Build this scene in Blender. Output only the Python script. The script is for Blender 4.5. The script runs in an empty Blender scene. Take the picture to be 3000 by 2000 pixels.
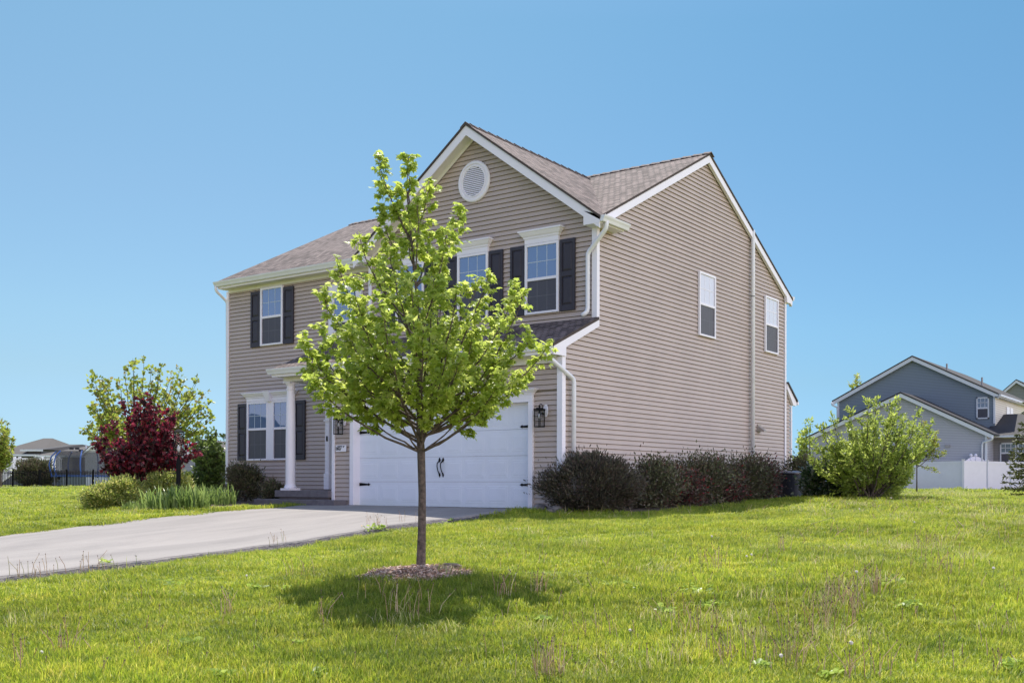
import bpy, bmesh, math, random
import numpy as np
from mathutils import Vector, Matrix, noise
random.seed(7)
S = bpy.context.scene
COL = S.collection
R = random.random
def U(a, b): return a + (b - a) * random.random()

# ------------------------------------------------------------------ camera
CF, CYAW, CPIT, CROL = 2929.53, 0.5678, 0.0079, -0.0019
CAM = np.array([11.6058, -15.6589, 0.4979]); CPX, CPY = 1851.0, 1393.45
FW = np.array([-math.sin(CYAW)*math.cos(CPIT), math.cos(CYAW)*math.cos(CPIT), math.sin(CPIT)])
RT = np.array([math.cos(CYAW), math.sin(CYAW), 0.0]); UPV = np.cross(RT, FW)
cd = bpy.data.cameras.new('camera'); cam = bpy.data.objects.new('camera', cd); COL.objects.link(cam)
cr, sr = math.cos(CROL), math.sin(CROL)
# camera image axes: a' = a cos r - b sin r ; b' = a sin r + b cos r
XA = cr*RT - sr*UPV; YA = sr*RT + cr*UPV
M = Matrix(((XA[0], YA[0], -FW[0], CAM[0]), (XA[1], YA[1], -FW[1], CAM[1]), (XA[2], YA[2], -FW[2], CAM[2]), (0, 0, 0, 1)))
cam.matrix_world = M
cd.sensor_fit = 'HORIZONTAL'; cd.sensor_width = 36.0; cd.lens = CF/3000*36.0
cd.shift_x = -(CPX-1500)/3000; cd.shift_y = (CPY-1000)/3000
cd.clip_start = 0.1; cd.clip_end = 5000
S.camera = cam
def ray(u, v):
    a, b = (u-CPX)/CF, (CPY-v)/CF
    return FW + a*XA + b*YA
def at(D, u, v): return Vector(CAM + D*ray(u, v))

# ------------------------------------------------------------------ terrain
def fpt(D, u, z):      # ground control: distance, image column, height
    p = CAM + D*FW + D*((u-CPX)/CF)*RT
    return (p[0], p[1], z)
CP = [(-6.5,0,0),(-3.3,0,-0.01),(-0.6,0,-0.02),(0.6,-0.3,-0.08),(1.2,0.5,-0.08),(1.2,3,-0.03),(1.2,6,0.03),(1.2,9,0.10),(0.8,11,0.08),
      (-0.55,-1.86,-0.10),(-0.55,-4.28,-0.24),(-0.55,-6.25,-0.42),(-0.55,-8.31,-0.51),(-0.55,-9.94,-0.60),(-0.55,-13,-0.82),
      (-6.5,-1.91,-0.05),(-6.5,-4.17,-0.17),(-6.5,-6.0,-0.31),(-6.5,-7.14,-0.41),(-6.5,-10,-0.60),(-6.5,-13,-0.82),
      (-8.6,-2.5,-0.02),(-8.8,-0.6,-0.06),(-11,0.8,-0.0),(-13,1,0.0),(-14,6,0.05),(-12.5,12,0.1),(-3,12,0.1),(-3.3,5,0.0),(-9,-5,-0.20),(-9,-8,-0.42),
      (3.95,-7.84,-0.44),(4.5,-3,-0.20),(7,0,-0.12),(9,-6,-0.42),(12,-9,-0.68),(15,-12,-0.85)]
for D, z in ((-4,-1.2),(0,-1.02),(3,-.9),(6,-.76),(8,-.66)):
    for l in (-6,-2,2,6):
        p = CAM + D*FW + l*RT; CP.append((p[0], p[1], z - (0.06 if l < -3 else 0)))
for D, u, z in ((23,2545,.19),(27,2545,.17),(30,2540,.16),(24,2850,.10),(32,2850,.14),(18,2900,-.06),(13,2800,-.36),(45,2600,.13),(60,2400,.0),(60,2700,.09),(60,3000,.09),(80,2700,.0),(120,2500,-.1),
                (25,100,-.10),(40,100,.03),(55,150,.10),(70,100,.13),(100,200,.05),(140,100,-.1),(32,300,.04),(35,550,.05),(60,600,.1),(90,900,.0),(140,1300,-.1),(140,2200,-.2),(60,1500,.1),(30,-800,-.6),(60,-1500,-.6)):
    CP.append(fpt(D, u, z))
CP = np.array(CP)
def tps_fit(P):
    n = len(P); d = np.hypot(P[:,None,0]-P[None,:,0], P[:,None,1]-P[None,:,1])
    K = np.where(d > 0, d*d*np.log(d+1e-12), 0) + np.eye(n)*0.6
    Q = np.c_[np.ones(n), P[:,:2]]; A = np.zeros((n+3, n+3)); A[:n,:n] = K; A[:n,n:] = Q; A[n:,:n] = Q.T
    return np.linalg.solve(A, np.r_[P[:,2], 0, 0, 0])
TW = tps_fit(CP)
def hz(x, y):
    x = np.atleast_1d(np.asarray(x, float)); y = np.atleast_1d(np.asarray(y, float))
    d = np.hypot(x[:,None]-CP[None,:,0], y[:,None]-CP[None,:,1])
    z = (d*d*np.log(d+1e-9)) @ TW[:-3] + TW[-3] + TW[-2]*x + TW[-1]*y
    r = np.hypot(x+2, y-10); t = np.clip((r-90)/60, 0, 1); t = t*t*(3-2*t)
    z = np.clip(z, -1.6, 0.4)*(1-t) + (-0.9)*t
    b = 0.018*np.sin(x*1.3+0.7*np.sin(y*.9))*np.sin(y*1.1+x*.4)+0.012*np.sin(x*2.9+1)*np.sin(y*2.3)
    # keep the paved strip smooth
    wd = np.clip((np.maximum(-6.6-x, x+0.5))/0.6, 0, 1)*0+np.where((x > -6.7) & (x < -0.4) & (y < 0.3), 0.0, 1.0)
    er = -.62+.06*np.sin(y*2.1)+.04*np.sin(y*5.3+1)+.02*np.sin(y*13); q = x-er
    s1 = np.clip(q/.12, 0, 1); s2 = np.clip((q-.25)/1.3, 0, 1); s3 = np.clip((-1.0-y)/1.2, 0, 1)
    return z + b*wd - .085*s1*(1-s2*s2*(3-2*s2))*s3
def gz(x, y): return float(hz(x, y)[0])
def ground_px(u, v):
    d = ray(u, v); lo, hi = 2.0, 110.0
    for k in range(3):
        t = np.linspace(lo, hi, 60); P = CAM[None,:]+t[:,None]*d[None,:]; s = P[:,2]-hz(P[:,0], P[:,1]); i = int(np.argmax(s <= 0)) if (s <= 0).any() else 59
        lo, hi = t[max(0, i-1)], t[i]
    p = CAM+hi*d; return Vector((p[0], p[1], gz(p[0], p[1])))

# ------------------------------------------------------------------ materials
MATS = {}
def nodes(name):
    m = bpy.data.materials.new(name); m.use_nodes = True; nt = m.node_tree
    b = nt.nodes['Principled BSDF']; return m, nt, b
def N(nt, t, **k):
    n = nt.nodes.new(t)
    for a, v in k.items():
        if a in n.inputs: n.inputs[a].default_value = v
        else: setattr(n, a, v)
    return n
def L(nt, a, b): nt.links.new(a, b)
def c4(c): return (c[0], c[1], c[2], 1)
def ramp(nt, fac, stops):
    r = N(nt, 'ShaderNodeValToRGB'); L(nt, fac, r.inputs[0]); cr_ = r.color_ramp
    while len(cr_.elements) < len(stops): cr_.elements.new(0.5)
    for e, (p, c) in zip(cr_.elements, stops): e.position = p; e.color = c4(c)
    return r
def mat(name, col, rough=.6, spec=.5, var=.06, scale=3.0, bump=0.0, bscale=60, metal=0.0, coat=0.0, ior=None):
    if name in MATS: return MATS[name]
    m, nt, b = nodes(name)
    tc = N(nt, 'ShaderNodeNewGeometry'); n = N(nt, 'ShaderNodeTexNoise', Scale=scale, Detail=6.0, Roughness=.65); L(nt, tc.outputs['Position'], n.inputs['Vector'])
    r = ramp(nt, n.outputs[0], [(.3, [max(0, x*(1-var)) for x in col]), (.7, [min(1, x*(1+var)) for x in col])])
    L(nt, r.outputs[0], b.inputs['Base Color'])
    b.inputs['Roughness'].default_value = rough; b.inputs['Metallic'].default_value = metal
    b.inputs['Specular IOR Level'].default_value = spec; b.inputs['Coat Weight'].default_value = coat
    if ior: b.inputs['IOR'].default_value = ior
    if bump:
        n2 = N(nt, 'ShaderNodeTexNoise', Scale=bscale, Detail=5.0); L(nt, tc.outputs['Position'], n2.inputs['Vector'])
        bp = N(nt, 'ShaderNodeBump', Strength=bump, Distance=.02); L(nt, n2.outputs[0], bp.inputs['Height']); L(nt, bp.outputs[0], b.inputs['Normal'])
    MATS[name] = m; return m
def leafmat(name, cols, trans=.45, rough=.45, tcol=None, posvar=0.0, pscale=.6):
    """cols: list of colours picked at random per leaf"""
    if name in MATS: return MATS[name]
    m, nt, b = nodes(name)
    g = N(nt, 'ShaderNodeNewGeometry')
    st = [((i+.5)/len(cols), c) for i, c in enumerate(cols)]
    r = ramp(nt, g.outputs['Random Per Island'], st)
    out = r.outputs[0]
    if posvar:
        nz = N(nt, 'ShaderNodeTexNoise', Scale=pscale, Detail=4.0, Roughness=.6); L(nt, g.outputs['Position'], nz.inputs['Vector'])
        rr = ramp(nt, nz.outputs[0], [(.32, (1-posvar,)*3), (.68, (1+posvar*.7, 1+posvar*.45, 1))])
        mx = N(nt, 'ShaderNodeMix', data_type='RGBA', blend_type='MULTIPLY'); mx.inputs[0].default_value = 1
        L(nt, out, mx.inputs[6]); L(nt, rr.outputs[0], mx.inputs[7]); out = mx.outputs[2]
        nz2 = N(nt, 'ShaderNodeTexNoise', Scale=pscale*4.5, Detail=3.0, Roughness=.6, Distortion=.8); L(nt, g.outputs['Position'], nz2.inputs['Vector'])
        rr2 = ramp(nt, nz2.outputs[0], [(.30, (.62,.72,.75)), (.48, (1,1,1)), (.70, (1.22,1.08,1.25))])
        mx2 = N(nt, 'ShaderNodeMix', data_type='RGBA', blend_type='MULTIPLY'); mx2.inputs[0].default_value = 1
        L(nt, out, mx2.inputs[6]); L(nt, rr2.outputs[0], mx2.inputs[7]); out = mx2.outputs[2]
    L(nt, out, b.inputs['Base Color']); b.inputs['Roughness'].default_value = rough
    b.inputs['Specular IOR Level'].default_value = .45
    t = N(nt, 'ShaderNodeBsdfTranslucent')
    h = N(nt, 'ShaderNodeHueSaturation', Saturation=.97, Value=1.5, Hue=.485 if tcol is None else .5); L(nt, out, h.inputs['Color']); L(nt, h.outputs[0], t.inputs[0])
    ms = N(nt, 'ShaderNodeMixShader'); ms.inputs[0].default_value = trans
    L(nt, b.outputs[0], ms.inputs[1]); L(nt, t.outputs[0], ms.inputs[2]); L(nt, ms.outputs[0], nt.nodes['Material Output'].inputs[0])
    MATS[name] = m; return m
def shingle(name, c1, c2, c3, dark=(.03,.026,.025)):
    m, nt, b = nodes(name)
    uv = N(nt, 'ShaderNodeUVMap'); 
    br = N(nt, 'ShaderNodeTexBrick', offset=.5, squash=1.0); br.inputs['Scale'].default_value = 1
    br.inputs['Brick Width'].default_value = .16; br.inputs['Row Height'].default_value = .14; br.inputs['Mortar Size'].default_value = .011; br.inputs['Mortar Smooth'].default_value = .3; br.inputs['Bias'].default_value = 0
    br.inputs['Color1'].default_value = (0, 0, 0, 1); br.inputs['Color2'].default_value = (1, 1, 1, 1); br.inputs['Mortar'].default_value = (.5, .5, .5, 1)
    nz = N(nt, 'ShaderNodeTexNoise', Scale=5.0, Detail=3.0)
    L(nt, uv.outputs[0], nz.inputs['Vector'])
    # wobble the rows a little so that tabs are uneven
    ad = N(nt, 'ShaderNodeVectorMath', operation='MULTIPLY_ADD'); L(nt, nz.outputs['Color'], ad.inputs[0]); ad.inputs[1].default_value = (.05, .012, 0); L(nt, uv.outputs[0], ad.inputs[2]); L(nt, ad.outputs[0], br.inputs['Vector'])
    r = ramp(nt, br.outputs['Color'], [(0, c1), (.35, c2), (.7, c3), (1, c2)])
    n2 = N(nt, 'ShaderNodeTexNoise', Scale=90.0, Detail=3.0); L(nt, uv.outputs[0], n2.inputs['Vector'])
    r2 = ramp(nt, n2.outputs[0], [(.25, (.62, .62, .62)), (.75, (1.25, 1.25, 1.25))])
    n3 = N(nt, 'ShaderNodeTexNoise', Scale=.7, Detail=3.0); L(nt, uv.outputs[0], n3.inputs['Vector'])
    r3 = ramp(nt, n3.outputs[0], [(.3, (.85, .85, .85)), (.7, (1.12, 1.12, 1.12))])
    a = N(nt, 'ShaderNodeMix', data_type='RGBA', blend_type='MULTIPLY'); a.inputs[0].default_value = 1; L(nt, r.outputs[0], a.inputs[6]); L(nt, r2.outputs[0], a.inputs[7])
    a2 = N(nt, 'ShaderNodeMix', data_type='RGBA', blend_type='MULTIPLY'); a2.inputs[0].default_value = 1; L(nt, a.outputs[2], a2.inputs[6]); L(nt, r3.outputs[0], a2.inputs[7])
    d = N(nt, 'ShaderNodeMix', data_type='RGBA'); L(nt, br.outputs['Fac'], d.inputs[0]); L(nt, a2.outputs[2], d.inputs[6]); d.inputs[7].default_value = c4(dark)
    L(nt, d.outputs[2], b.inputs['Base Color']); b.inputs['Roughness'].default_value = .85; b.inputs['Specular IOR Level'].default_value = .25
    inv = N(nt, 'ShaderNodeMath', operation='SUBTRACT'); inv.inputs[0].default_value = 1; L(nt, br.outputs['Fac'], inv.inputs[1])
    ad2 = N(nt, 'ShaderNodeMath', operation='MULTIPLY_ADD'); L(nt, br.outputs['Color'], ad2.inputs[0]); ad2.inputs[1].default_value = .35; L(nt, inv.outputs[0], ad2.inputs[2])
    bp = N(nt, 'ShaderNodeBump', Strength=.9, Distance=.012); L(nt, ad2.outputs[0], bp.inputs['Height']); L(nt, bp.outputs[0], b.inputs['Normal'])
    MATS[name] = m; return m
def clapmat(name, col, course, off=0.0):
    """distant clapboard: shadow lines of the laps painted into the base colour"""
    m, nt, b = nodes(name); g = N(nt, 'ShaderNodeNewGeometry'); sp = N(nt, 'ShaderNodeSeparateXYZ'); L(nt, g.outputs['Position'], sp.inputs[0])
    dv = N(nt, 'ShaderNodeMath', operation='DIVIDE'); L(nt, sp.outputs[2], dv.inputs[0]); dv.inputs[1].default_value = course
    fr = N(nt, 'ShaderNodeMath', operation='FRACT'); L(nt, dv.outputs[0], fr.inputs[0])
    r = ramp(nt, fr.outputs[0], [(0, [x*.45 for x in col]), (.16, [x*.6 for x in col]), (.26, col), (1, col)])  # dark band per course paints the shade at the lap
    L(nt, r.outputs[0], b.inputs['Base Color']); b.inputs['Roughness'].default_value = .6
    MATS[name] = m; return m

WHITE = mat('white_vinyl', (.83,.80,.85), .45, var=.03, scale=1.5)
WHITE2 = mat('white_aluminium', (.76,.76,.79), .4, var=.05, scale=4)
CREAM = mat('soffit_cream', (.72,.70,.63), .6, var=.04)
DOORW = mat('garage_door_paint', (.74,.77,.85), .5, var=.03, scale=2, bump=.25, bscale=180)
SIDE = mat('beige_vinyl_siding', (.49,.40,.348), .5, var=.06, scale=1.1, bump=.12, bscale=3)
SHUT = mat('dark_plum_shutter', (.032,.027,.038), .55, var=.15)
BLACK = mat('black_metal', (.010,.010,.011), .7, spec=.1, var=.1)
DARKRUB = mat('drip_edge', (.05,.045,.05), .6)
CONC = mat('step_concrete', (.15,.135,.145), .9, var=.2, scale=8, bump=.3, bscale=50)
FOUND = mat('foundation_concrete', (.3,.28,.27), .9, var=.2, scale=5)
ROOF = shingle('brown_shingles', (.085,.062,.056), (.165,.125,.113), (.265,.205,.185))
def glassmat(name, col, ior=2.1, rough=.02):
    m, nt, b = nodes(name); b.inputs['Base Color'].default_value = c4(col); b.inputs['Roughness'].default_value = rough; b.inputs['IOR'].default_value = ior
    g = N(nt, 'ShaderNodeNewGeometry'); n = N(nt, 'ShaderNodeTexNoise', Scale=1.3, Detail=1.0); L(nt, g.outputs['Position'], n.inputs['Vector'])
    bp = N(nt, 'ShaderNodeBump', Strength=.05, Distance=.05); L(nt, n.outputs[0], bp.inputs['Height']); L(nt, bp.outputs[0], b.inputs['Normal'])
    MATS[name] = m; return m
GLASS = glassmat('window_glass_upper', (.05,.13,.26), 2.6)
GLASSB = glassmat('window_glass_with_blind', (.60,.60,.68), 1.6)
SCREEN = mat('insect_screen', (.065,.063,.078), .5, var=.1, scale=3)
GRILLE = mat('grille_between_panes', (.5,.58,.66), .5)
GRILLED = mat('grille_behind_screen', (.12,.12,.14), .6)
BARK = mat('maple_bark', (.105,.078,.066), .9, var=.65, scale=22, bump=.7, bscale=45)
BARKD = mat('dark_bark', (.09,.07,.055), .9, var=.4, scale=20, bump=.6)

# ------------------------------------------------------------------ mesh builder
def tag(o, label=None, cat=None, group=None, kind=None):
    if label: o['label'] = label
    if cat: o['category'] = cat
    if group: o['group'] = group
    if kind: o['kind'] = kind
    return o
def empty(name, loc=(0,0,0), rz=0, **k):
    o = bpy.data.objects.new(name, None); COL.objects.link(o); o.location = loc; o.rotation_euler = (0,0,rz); o.empty_display_size = .2
    return tag(o, **k)
ID = lambda p: p
def front(Y): return lambda p: (p[0], Y-p[1], p[2])        # (u, outward d, z) on a wall facing -Y
def side(X): return lambda p: (X+p[1], p[0], p[2])         # on a wall facing +X
class MB:
    def __init__(s, f=ID): s.v = []; s.f = []; s.uv = {}; s.map = f; s.cut = []
    def add(s, pts): 
        i = len(s.v); s.v += [tuple(s.map(p)) for p in pts]; return i
    def face(s, pts, uv=None):
        i = s.add(pts); s.f.append(tuple(range(i, i+len(pts))))
        if uv: s.uv[len(s.f)-1] = uv
    def box(s, x0, x1, y0, y1, z0, z1):
        s.cut.append((len(s.v), len(s.f)))
        i = s.add([(x, y, z) for x in (x0, x1) for y in (y0, y1) for z in (z0, z1)])
        for q in ((0,1,3,2),(4,6,7,5),(0,4,5,1),(2,3,7,6),(0,2,6,4),(1,5,7,3)): s.f.append(tuple(i+k for k in q))
    def prism(s, a, b):                                    # two matching polygons
        s.cut.append((len(s.v), len(s.f)))
        n = len(a); i = s.add(a); j = s.add(b)
        s.f.append(tuple(range(i, i+n))); s.f.append(tuple(range(j+n-1, j-1, -1)))
        for k in range(n): s.f.append((i+k, j+k, j+(k+1) % n, i+(k+1) % n))
    def slab(s, pts, th, uvdir=None):                      # polygon thickened straight down, optional UV in metres
        n = len(pts); top = [Vector(p) for p in pts]
        if uvdir is None: s.prism(pts, [(p[0], p[1], p[2]-th) for p in pts]); return
        ud = Vector(uvdir[0]).normalized(); vd = Vector(uvdir[1]).normalized()
        s.face(pts, [(p.dot(ud), p.dot(vd)) for p in top])
        s.face([(p[0], p[1], p[2]-th) for p in pts], [(0, 0)]*n)
        for k in range(n):
            a, b = pts[k], pts[(k+1) % n]; s.face([a, b, (b[0], b[1], b[2]-th), (a[0], a[1], a[2]-th)], [(0.05, .05)]*4)
    def tube(s, path, rad, n=8, cap=True, sq=None):
        path = [Vector(s.map(p)) for p in path]; rad = rad if hasattr(rad, '__len__') else [rad]*len(path)
        prev = None; base = len(s.v)
        for k, p in enumerate(path):
            d = (path[min(k+1, len(path)-1)] - path[max(k-1, 0)]).normalized()
            if prev is None: a = d.orthogonal().normalized()
            else: a = (prev - d*prev.dot(d)).normalized()
            prev = a; b = d.cross(a)
            for j in range(n):
                t = 2*math.pi*(j+.5)/n; q = p + (a*math.cos(t) + b*math.sin(t))*rad[k]; s.v.append(tuple(q))
        for k in range(len(path)-1):
            for j in range(n):
                s.f.append((base+k*n+j, base+k*n+(j+1) % n, base+(k+1)*n+(j+1) % n, base+(k+1)*n+j))
        if cap: s.f.append(tuple(base+j for j in range(n))[::-1]); e = base+(len(path)-1)*n; s.f.append(tuple(e+j for j in range(n)))
    def lathe(s, c, prof, n=24):
        c = Vector(c); base = len(s.v)
        for r, z in prof:
            for j in range(n):
                t = 2*math.pi*j/n; s.v.append(tuple(s.map((c.x+r*math.cos(t), c.y+r*math.sin(t), c.z+z))))
        for k in range(len(prof)-1):
            for j in range(n): s.f.append((base+k*n+j, base+k*n+(j+1) % n, base+(k+1)*n+(j+1) % n, base+(k+1)*n+j))
        s.f.append(tuple(base+j for j in range(n))[::-1]); e = base+(len(prof)-1)*n; s.f.append(tuple(e+j for j in range(n)))
    def each(s, name, m, parent=None, bevel=0):            # every box or prism becomes an object of its own
        ends = s.cut[1:]+[(len(s.v), len(s.f))]; out = []
        for (v0, f0), (v1, f1) in zip(s.cut, ends):
            q = MB(); q.v = s.v[v0:v1]; q.f = [tuple(i-v0 for i in f) for f in s.f[f0:f1]]; out.append(q.build(name, m, parent, bevel=bevel))
        return out
    def build(s, name, m, parent=None, smooth=False, bevel=0, raw=False):
        me = bpy.data.meshes.new(name); me.from_pydata(s.v, [], s.f)
        if s.uv:
            l = me.uv_layers.new(name='UVMap')
            for fi, uvs in s.uv.items():
                for li, c in zip(me.polygons[fi].loop_indices, uvs): l.data[li].uv = c
        if not raw:
            bm = bmesh.new(); bm.from_mesh(me); bmesh.ops.recalc_face_normals(bm, faces=bm.faces); bm.to_mesh(me); bm.free()
        if smooth: me.polygons.foreach_set('use_smooth', [True]*len(me.polygons))
        me.materials.append(m); o = bpy.data.objects.new(name, me); COL.objects.link(o)
        if parent: o.parent = parent
        if bevel: 
            b = o.modifiers.new('bevel', 'BEVEL'); b.width = bevel; b.segments = 2; b.limit_method = 'ANGLE'
        return o

# ------------------------------------------------------------------ ground
def axis(vals): return np.unique(np.round(np.concatenate(vals), 4))
gx = axis([np.linspace(-900,-60,22), np.linspace(-60,-18,30), np.arange(-18,22,.35), np.linspace(22,60,28), np.linspace(60,900,22)])
gy = axis([np.linspace(-900,-40,16), np.linspace(-40,-22,10), np.arange(-22,16,.35), np.linspace(16,70,46), np.linspace(70,1500,30)])
XX, YY = np.meshgrid(gx, gy, indexing='ij'); ZZ = np.concatenate([hz(a, b) for a, b in zip(XX, YY)]).reshape(XX.shape)
inh = (XX > -12.2) & (XX < -.2) & (YY > .4) & (YY < 10.4); ZZ[inh] = np.minimum(ZZ[inh], -.15)
drv = (XX > -6.35) & (XX < -.75) & (YY < -.3); ZZ[drv] -= .05
V = np.stack([XX, YY, ZZ], -1).reshape(-1, 3); ny = len(gy)
I = (np.arange(len(gx)-1)[:,None]*ny + np.arange(ny-1)[None,:]).ravel()
Fq = np.stack([I, I+ny, I+ny+1, I+1], -1)
me = bpy.data.meshes.new('ground'); me.from_pydata(V.tolist(), [], Fq.tolist()); me.polygons.foreach_set('use_smooth', [True]*len(me.polygons))
def groundmat():
    m, nt, b = nodes('lawn_soil'); g = N(nt, 'ShaderNodeNewGeometry')
    n1 = N(nt, 'ShaderNodeTexNoise', Scale=.35, Detail=8.0, Roughness=.65); n2 = N(nt, 'ShaderNodeTexNoise', Scale=14.0, Detail=6.0, Roughness=.75)
    L(nt, g.outputs['Position'], n1.inputs['Vector']); L(nt, g.outputs['Position'], n2.inputs['Vector'])
    r1 = ramp(nt, n1.outputs[0], [(.3, (.15,.19,.035)), (.55, (.20,.24,.045)), (.75, (.26,.27,.07))])
    r2 = ramp(nt, n2.outputs[0], [(.3, (.45,.45,.45)), (.7, (1.4,1.4,1.3))])
    mx = N(nt, 'ShaderNodeMix', data_type='RGBA', blend_type='MULTIPLY'); mx.inputs[0].default_value = 1; L(nt, r1.outputs[0], mx.inputs[6]); L(nt, r2.outputs[0], mx.inputs[7])
    L(nt, mx.outputs[2], b.inputs['Base Color']); b.inputs['Roughness'].default_value = .95; b.inputs['Specular IOR Level'].default_value = .1
    return m
me.materials.append(groundmat()); go = bpy.data.objects.new('ground', me); COL.objects.link(go); tag(go, kind='structure')

# driveway: sheet with ragged right edge
def drivemat():
    m, nt, b = nodes('weathered_asphalt'); g = N(nt, 'ShaderNodeNewGeometry')
    mp = N(nt, 'ShaderNodeMapping'); mp.inputs['Scale'].default_value = (1.0, .35, 1); L(nt, g.outputs['Position'], mp.inputs[0])
    n1 = N(nt, 'ShaderNodeTexNoise', Scale=1.1, Detail=6.0, Roughness=.6, Distortion=.6); L(nt, mp.outputs[0], n1.inputs['Vector'])
    n2 = N(nt, 'ShaderNodeTexNoise', Scale=160.0, Detail=3.0); L(nt, g.outputs['Position'], n2.inputs['Vector'])
    r1 = ramp(nt, n1.outputs[0], [(.3, (.25,.23,.215)), (.5, (.305,.28,.26)), (.7, (.35,.32,.295))])
    r2 = ramp(nt, n2.outputs[0], [(.3, (.82,.82,.82)), (.7, (1.1,1.1,1.1))])
    mx = N(nt, 'ShaderNodeMix', data_type='RGBA', blend_type='MULTIPLY'); mx.inputs[0].default_value = 1; L(nt, r1.outputs[0], mx.inputs[6]); L(nt, r2.outputs[0], mx.inputs[7])
    L(nt, mx.outputs[2], b.inputs['Base Color']); b.inputs['Roughness'].default_value = .9; b.inputs['Specular IOR Level'].default_value = .2
    bp = N(nt, 'ShaderNodeBump', Strength=.4, Distance=.004); L(nt, n2.outputs[0], bp.inputs['Height']); L(nt, bp.outputs[0], b.inputs['Normal'])
    return m
def edge_r(y): return -.62 + .06*math.sin(y*2.1)+.04*math.sin(y*5.3+1)+.02*math.sin(y*13)
def edge_l(y): return -6.45 - (0.5*max(0, (y+1.6))**1.0 if y > -1.6 else 0) + .02*math.sin(y*3)
mb = MB(); ys = np.arange(-24, 0.13, .15); rows = []
for y in ys:
    l, r = edge_l(y), edge_r(y)
    if y > -.05: l, r = -6.4, -.72
    rows.append([(l+(r-l)*t, y) for t in np.linspace(0, 1, 24)])
zs = [hz([p[0] for p in r], [p[1] for p in r]) for r in rows]
base = 0
for r, z in zip(rows, zs):
    for (x, y), zz in zip(r, z): mb.v.append((x, y, zz+.012))
    x0, y0 = r[0]; x1, y1 = r[-1]; mb.v.append((x1+.03, y1, z[-1]-.14)); mb.v.append((x0-.02, y0, z[0]-.05))
w = 26
for i in range(len(rows)-1):
    for j in range(23): mb.f.append((i*w+j, i*w+j+1, (i+1)*w+j+1, (i+1)*w+j))
    mb.f.append((i*w+23, i*w+24, (i+1)*w+24, (i+1)*w+23)); mb.f.append((i*w+25, i*w, (i+1)*w, (i+1)*w+25))
tag(mb.build('driveway', drivemat(), raw=True, smooth=True), kind='structure')
# crumbled dark edge of the driveway
mb = MB(); prevp = None
ASPD = mat('broken_asphalt', (.11,.095,.10), .95, var=.5, scale=25, bump=1.0, bscale=60)
for y in np.arange(-16, -1.0, .06):
    wd = .10 + .09*max(0, math.sin(y*1.7+.5)) + .05*R()
    xe = edge_r(y)-.03; z0 = gz(xe, y)
    mb.v += [(xe, y, z0+.016), (xe+.03+wd*.35, y, z0-.015-.02*R()), (xe+.06+wd, y, z0-.11)]
    n = len(mb.v)
    if prevp is not None: mb.f += [(n-6, n-5, n-2, n-3), (n-5, n-4, n-1, n-2)]
    prevp = 1
tag(mb.build('driveway_edge', ASPD, raw=True), kind='structure')
# bare soil bed along the house
SOIL = mat('dark_soil', (.11,.078,.06), .95, var=.5, scale=9, bump=1, bscale=30)
def bed(name, poly, h=.03):
    cx = sum(p[0] for p in poly)/len(poly); cy = sum(p[1] for p in poly)/len(poly); mb = MB(); n = len(poly)
    for k in (1.0, .85, .6, .3, 0.0):
        for j in range(n*4):
            a, b = Vector(poly[j//4]), Vector(poly[(j//4+1) % n]); p = a.lerp(b, (j % 4)/4.0); x = cx+(p.x-cx)*k; y = cy+(p.y-cy)*k
            mb.v.append((x, y, gz(x, y)+(.0-.03 if k == 1 else h*(1.2-k)+.01+.01*R())))
    for k in range(4):
        for j in range(n*4): a = k*n*4; mb.f.append((a+j, a+(j+1) % (n*4), a+n*4+(j+1) % (n*4), a+n*4+j))
    return tag(mb.build(name, SOIL, raw=True, smooth=True), kind='structure')
bed('soil_bed', [(.02,-.15),(1.9,-.1),(1.9,4),(1.7,8),(1.6,12.5),(.02,12.5),(.02,6)])
bed('soil_bed', [(-12.6,1.3),(-13.2,-.6),(-11.5,-2.9),(-8.2,-3.4),(-6.9,-1.9),(-7.4,-.8),(-8.9,-.3),(-8.95,1.3)])

# ------------------------------------------------------------------ siding
CS = .1016
def siding(mb, off, z0, z1, ub, inset=0.0, lip=.034):
    k = math.floor((z0/CS)-off)-1
    while True:
        a = (k+off)*CS; b = a+CS; k += 1
        if a >= z1: break
        if b <= z0: continue
        a2, b2 = max(a, z0), min(b, z1)
        s0 = .026
        gap = .0105; bt = min(b2, b-gap)
        if bt <= a2: continue
        ta, tb = (a2-a)/CS, (bt-a)/CS
        u0a, u1a = ub(a2+1e-4); u0b, u1b = ub(bt-1e-4)
        if u1a <= u0a+.01: break
        if u1b < u0b: m_ = (u0b+u1b)/2; u0b = u1b = m_
        da, db = lip*(1-ta)+.006*ta-s0, lip*(1-tb)+.006*tb-s0
        mb.face([(u0a, da, a2), (u1a, da, a2), (u1b, db, bt), (u0b, db, bt)])
        mb.face([(u0b, db, bt), (u1b, db, bt), (u1b, -.052, bt), (u0b, -.052, bt)])       # top ledge running back behind the next board
        mb.face([(u0b, -.052, bt), (u1b, -.052, bt), (u1b, -.052, bt+gap), (u0b, -.052, bt+gap)])
        mb.face([(u0a, da, a2), (u1a, da, a2), (u1a, -.052, a2), (u0a, -.052, a2)])       # underside of the butt edge

H = empty('house', (0,0,0), label='beige two-storey house with attached white double garage and front gable, behind the young maple', cat='house')
MS, RZ, RY = .55, 8.57, 5.88           # main roof slope, ridge height, ridge Y
GS, GZ, GX = .708, 8.43, -3.3          # gable slope, ridge height, centre X
YG, YL, YB, XL = 1.18, 1.44, 10.63, -12.43
def zmain(y): return RZ - MS*abs(y-RY)
def zgab(x): return GZ - GS*abs(x-GX)
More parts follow.
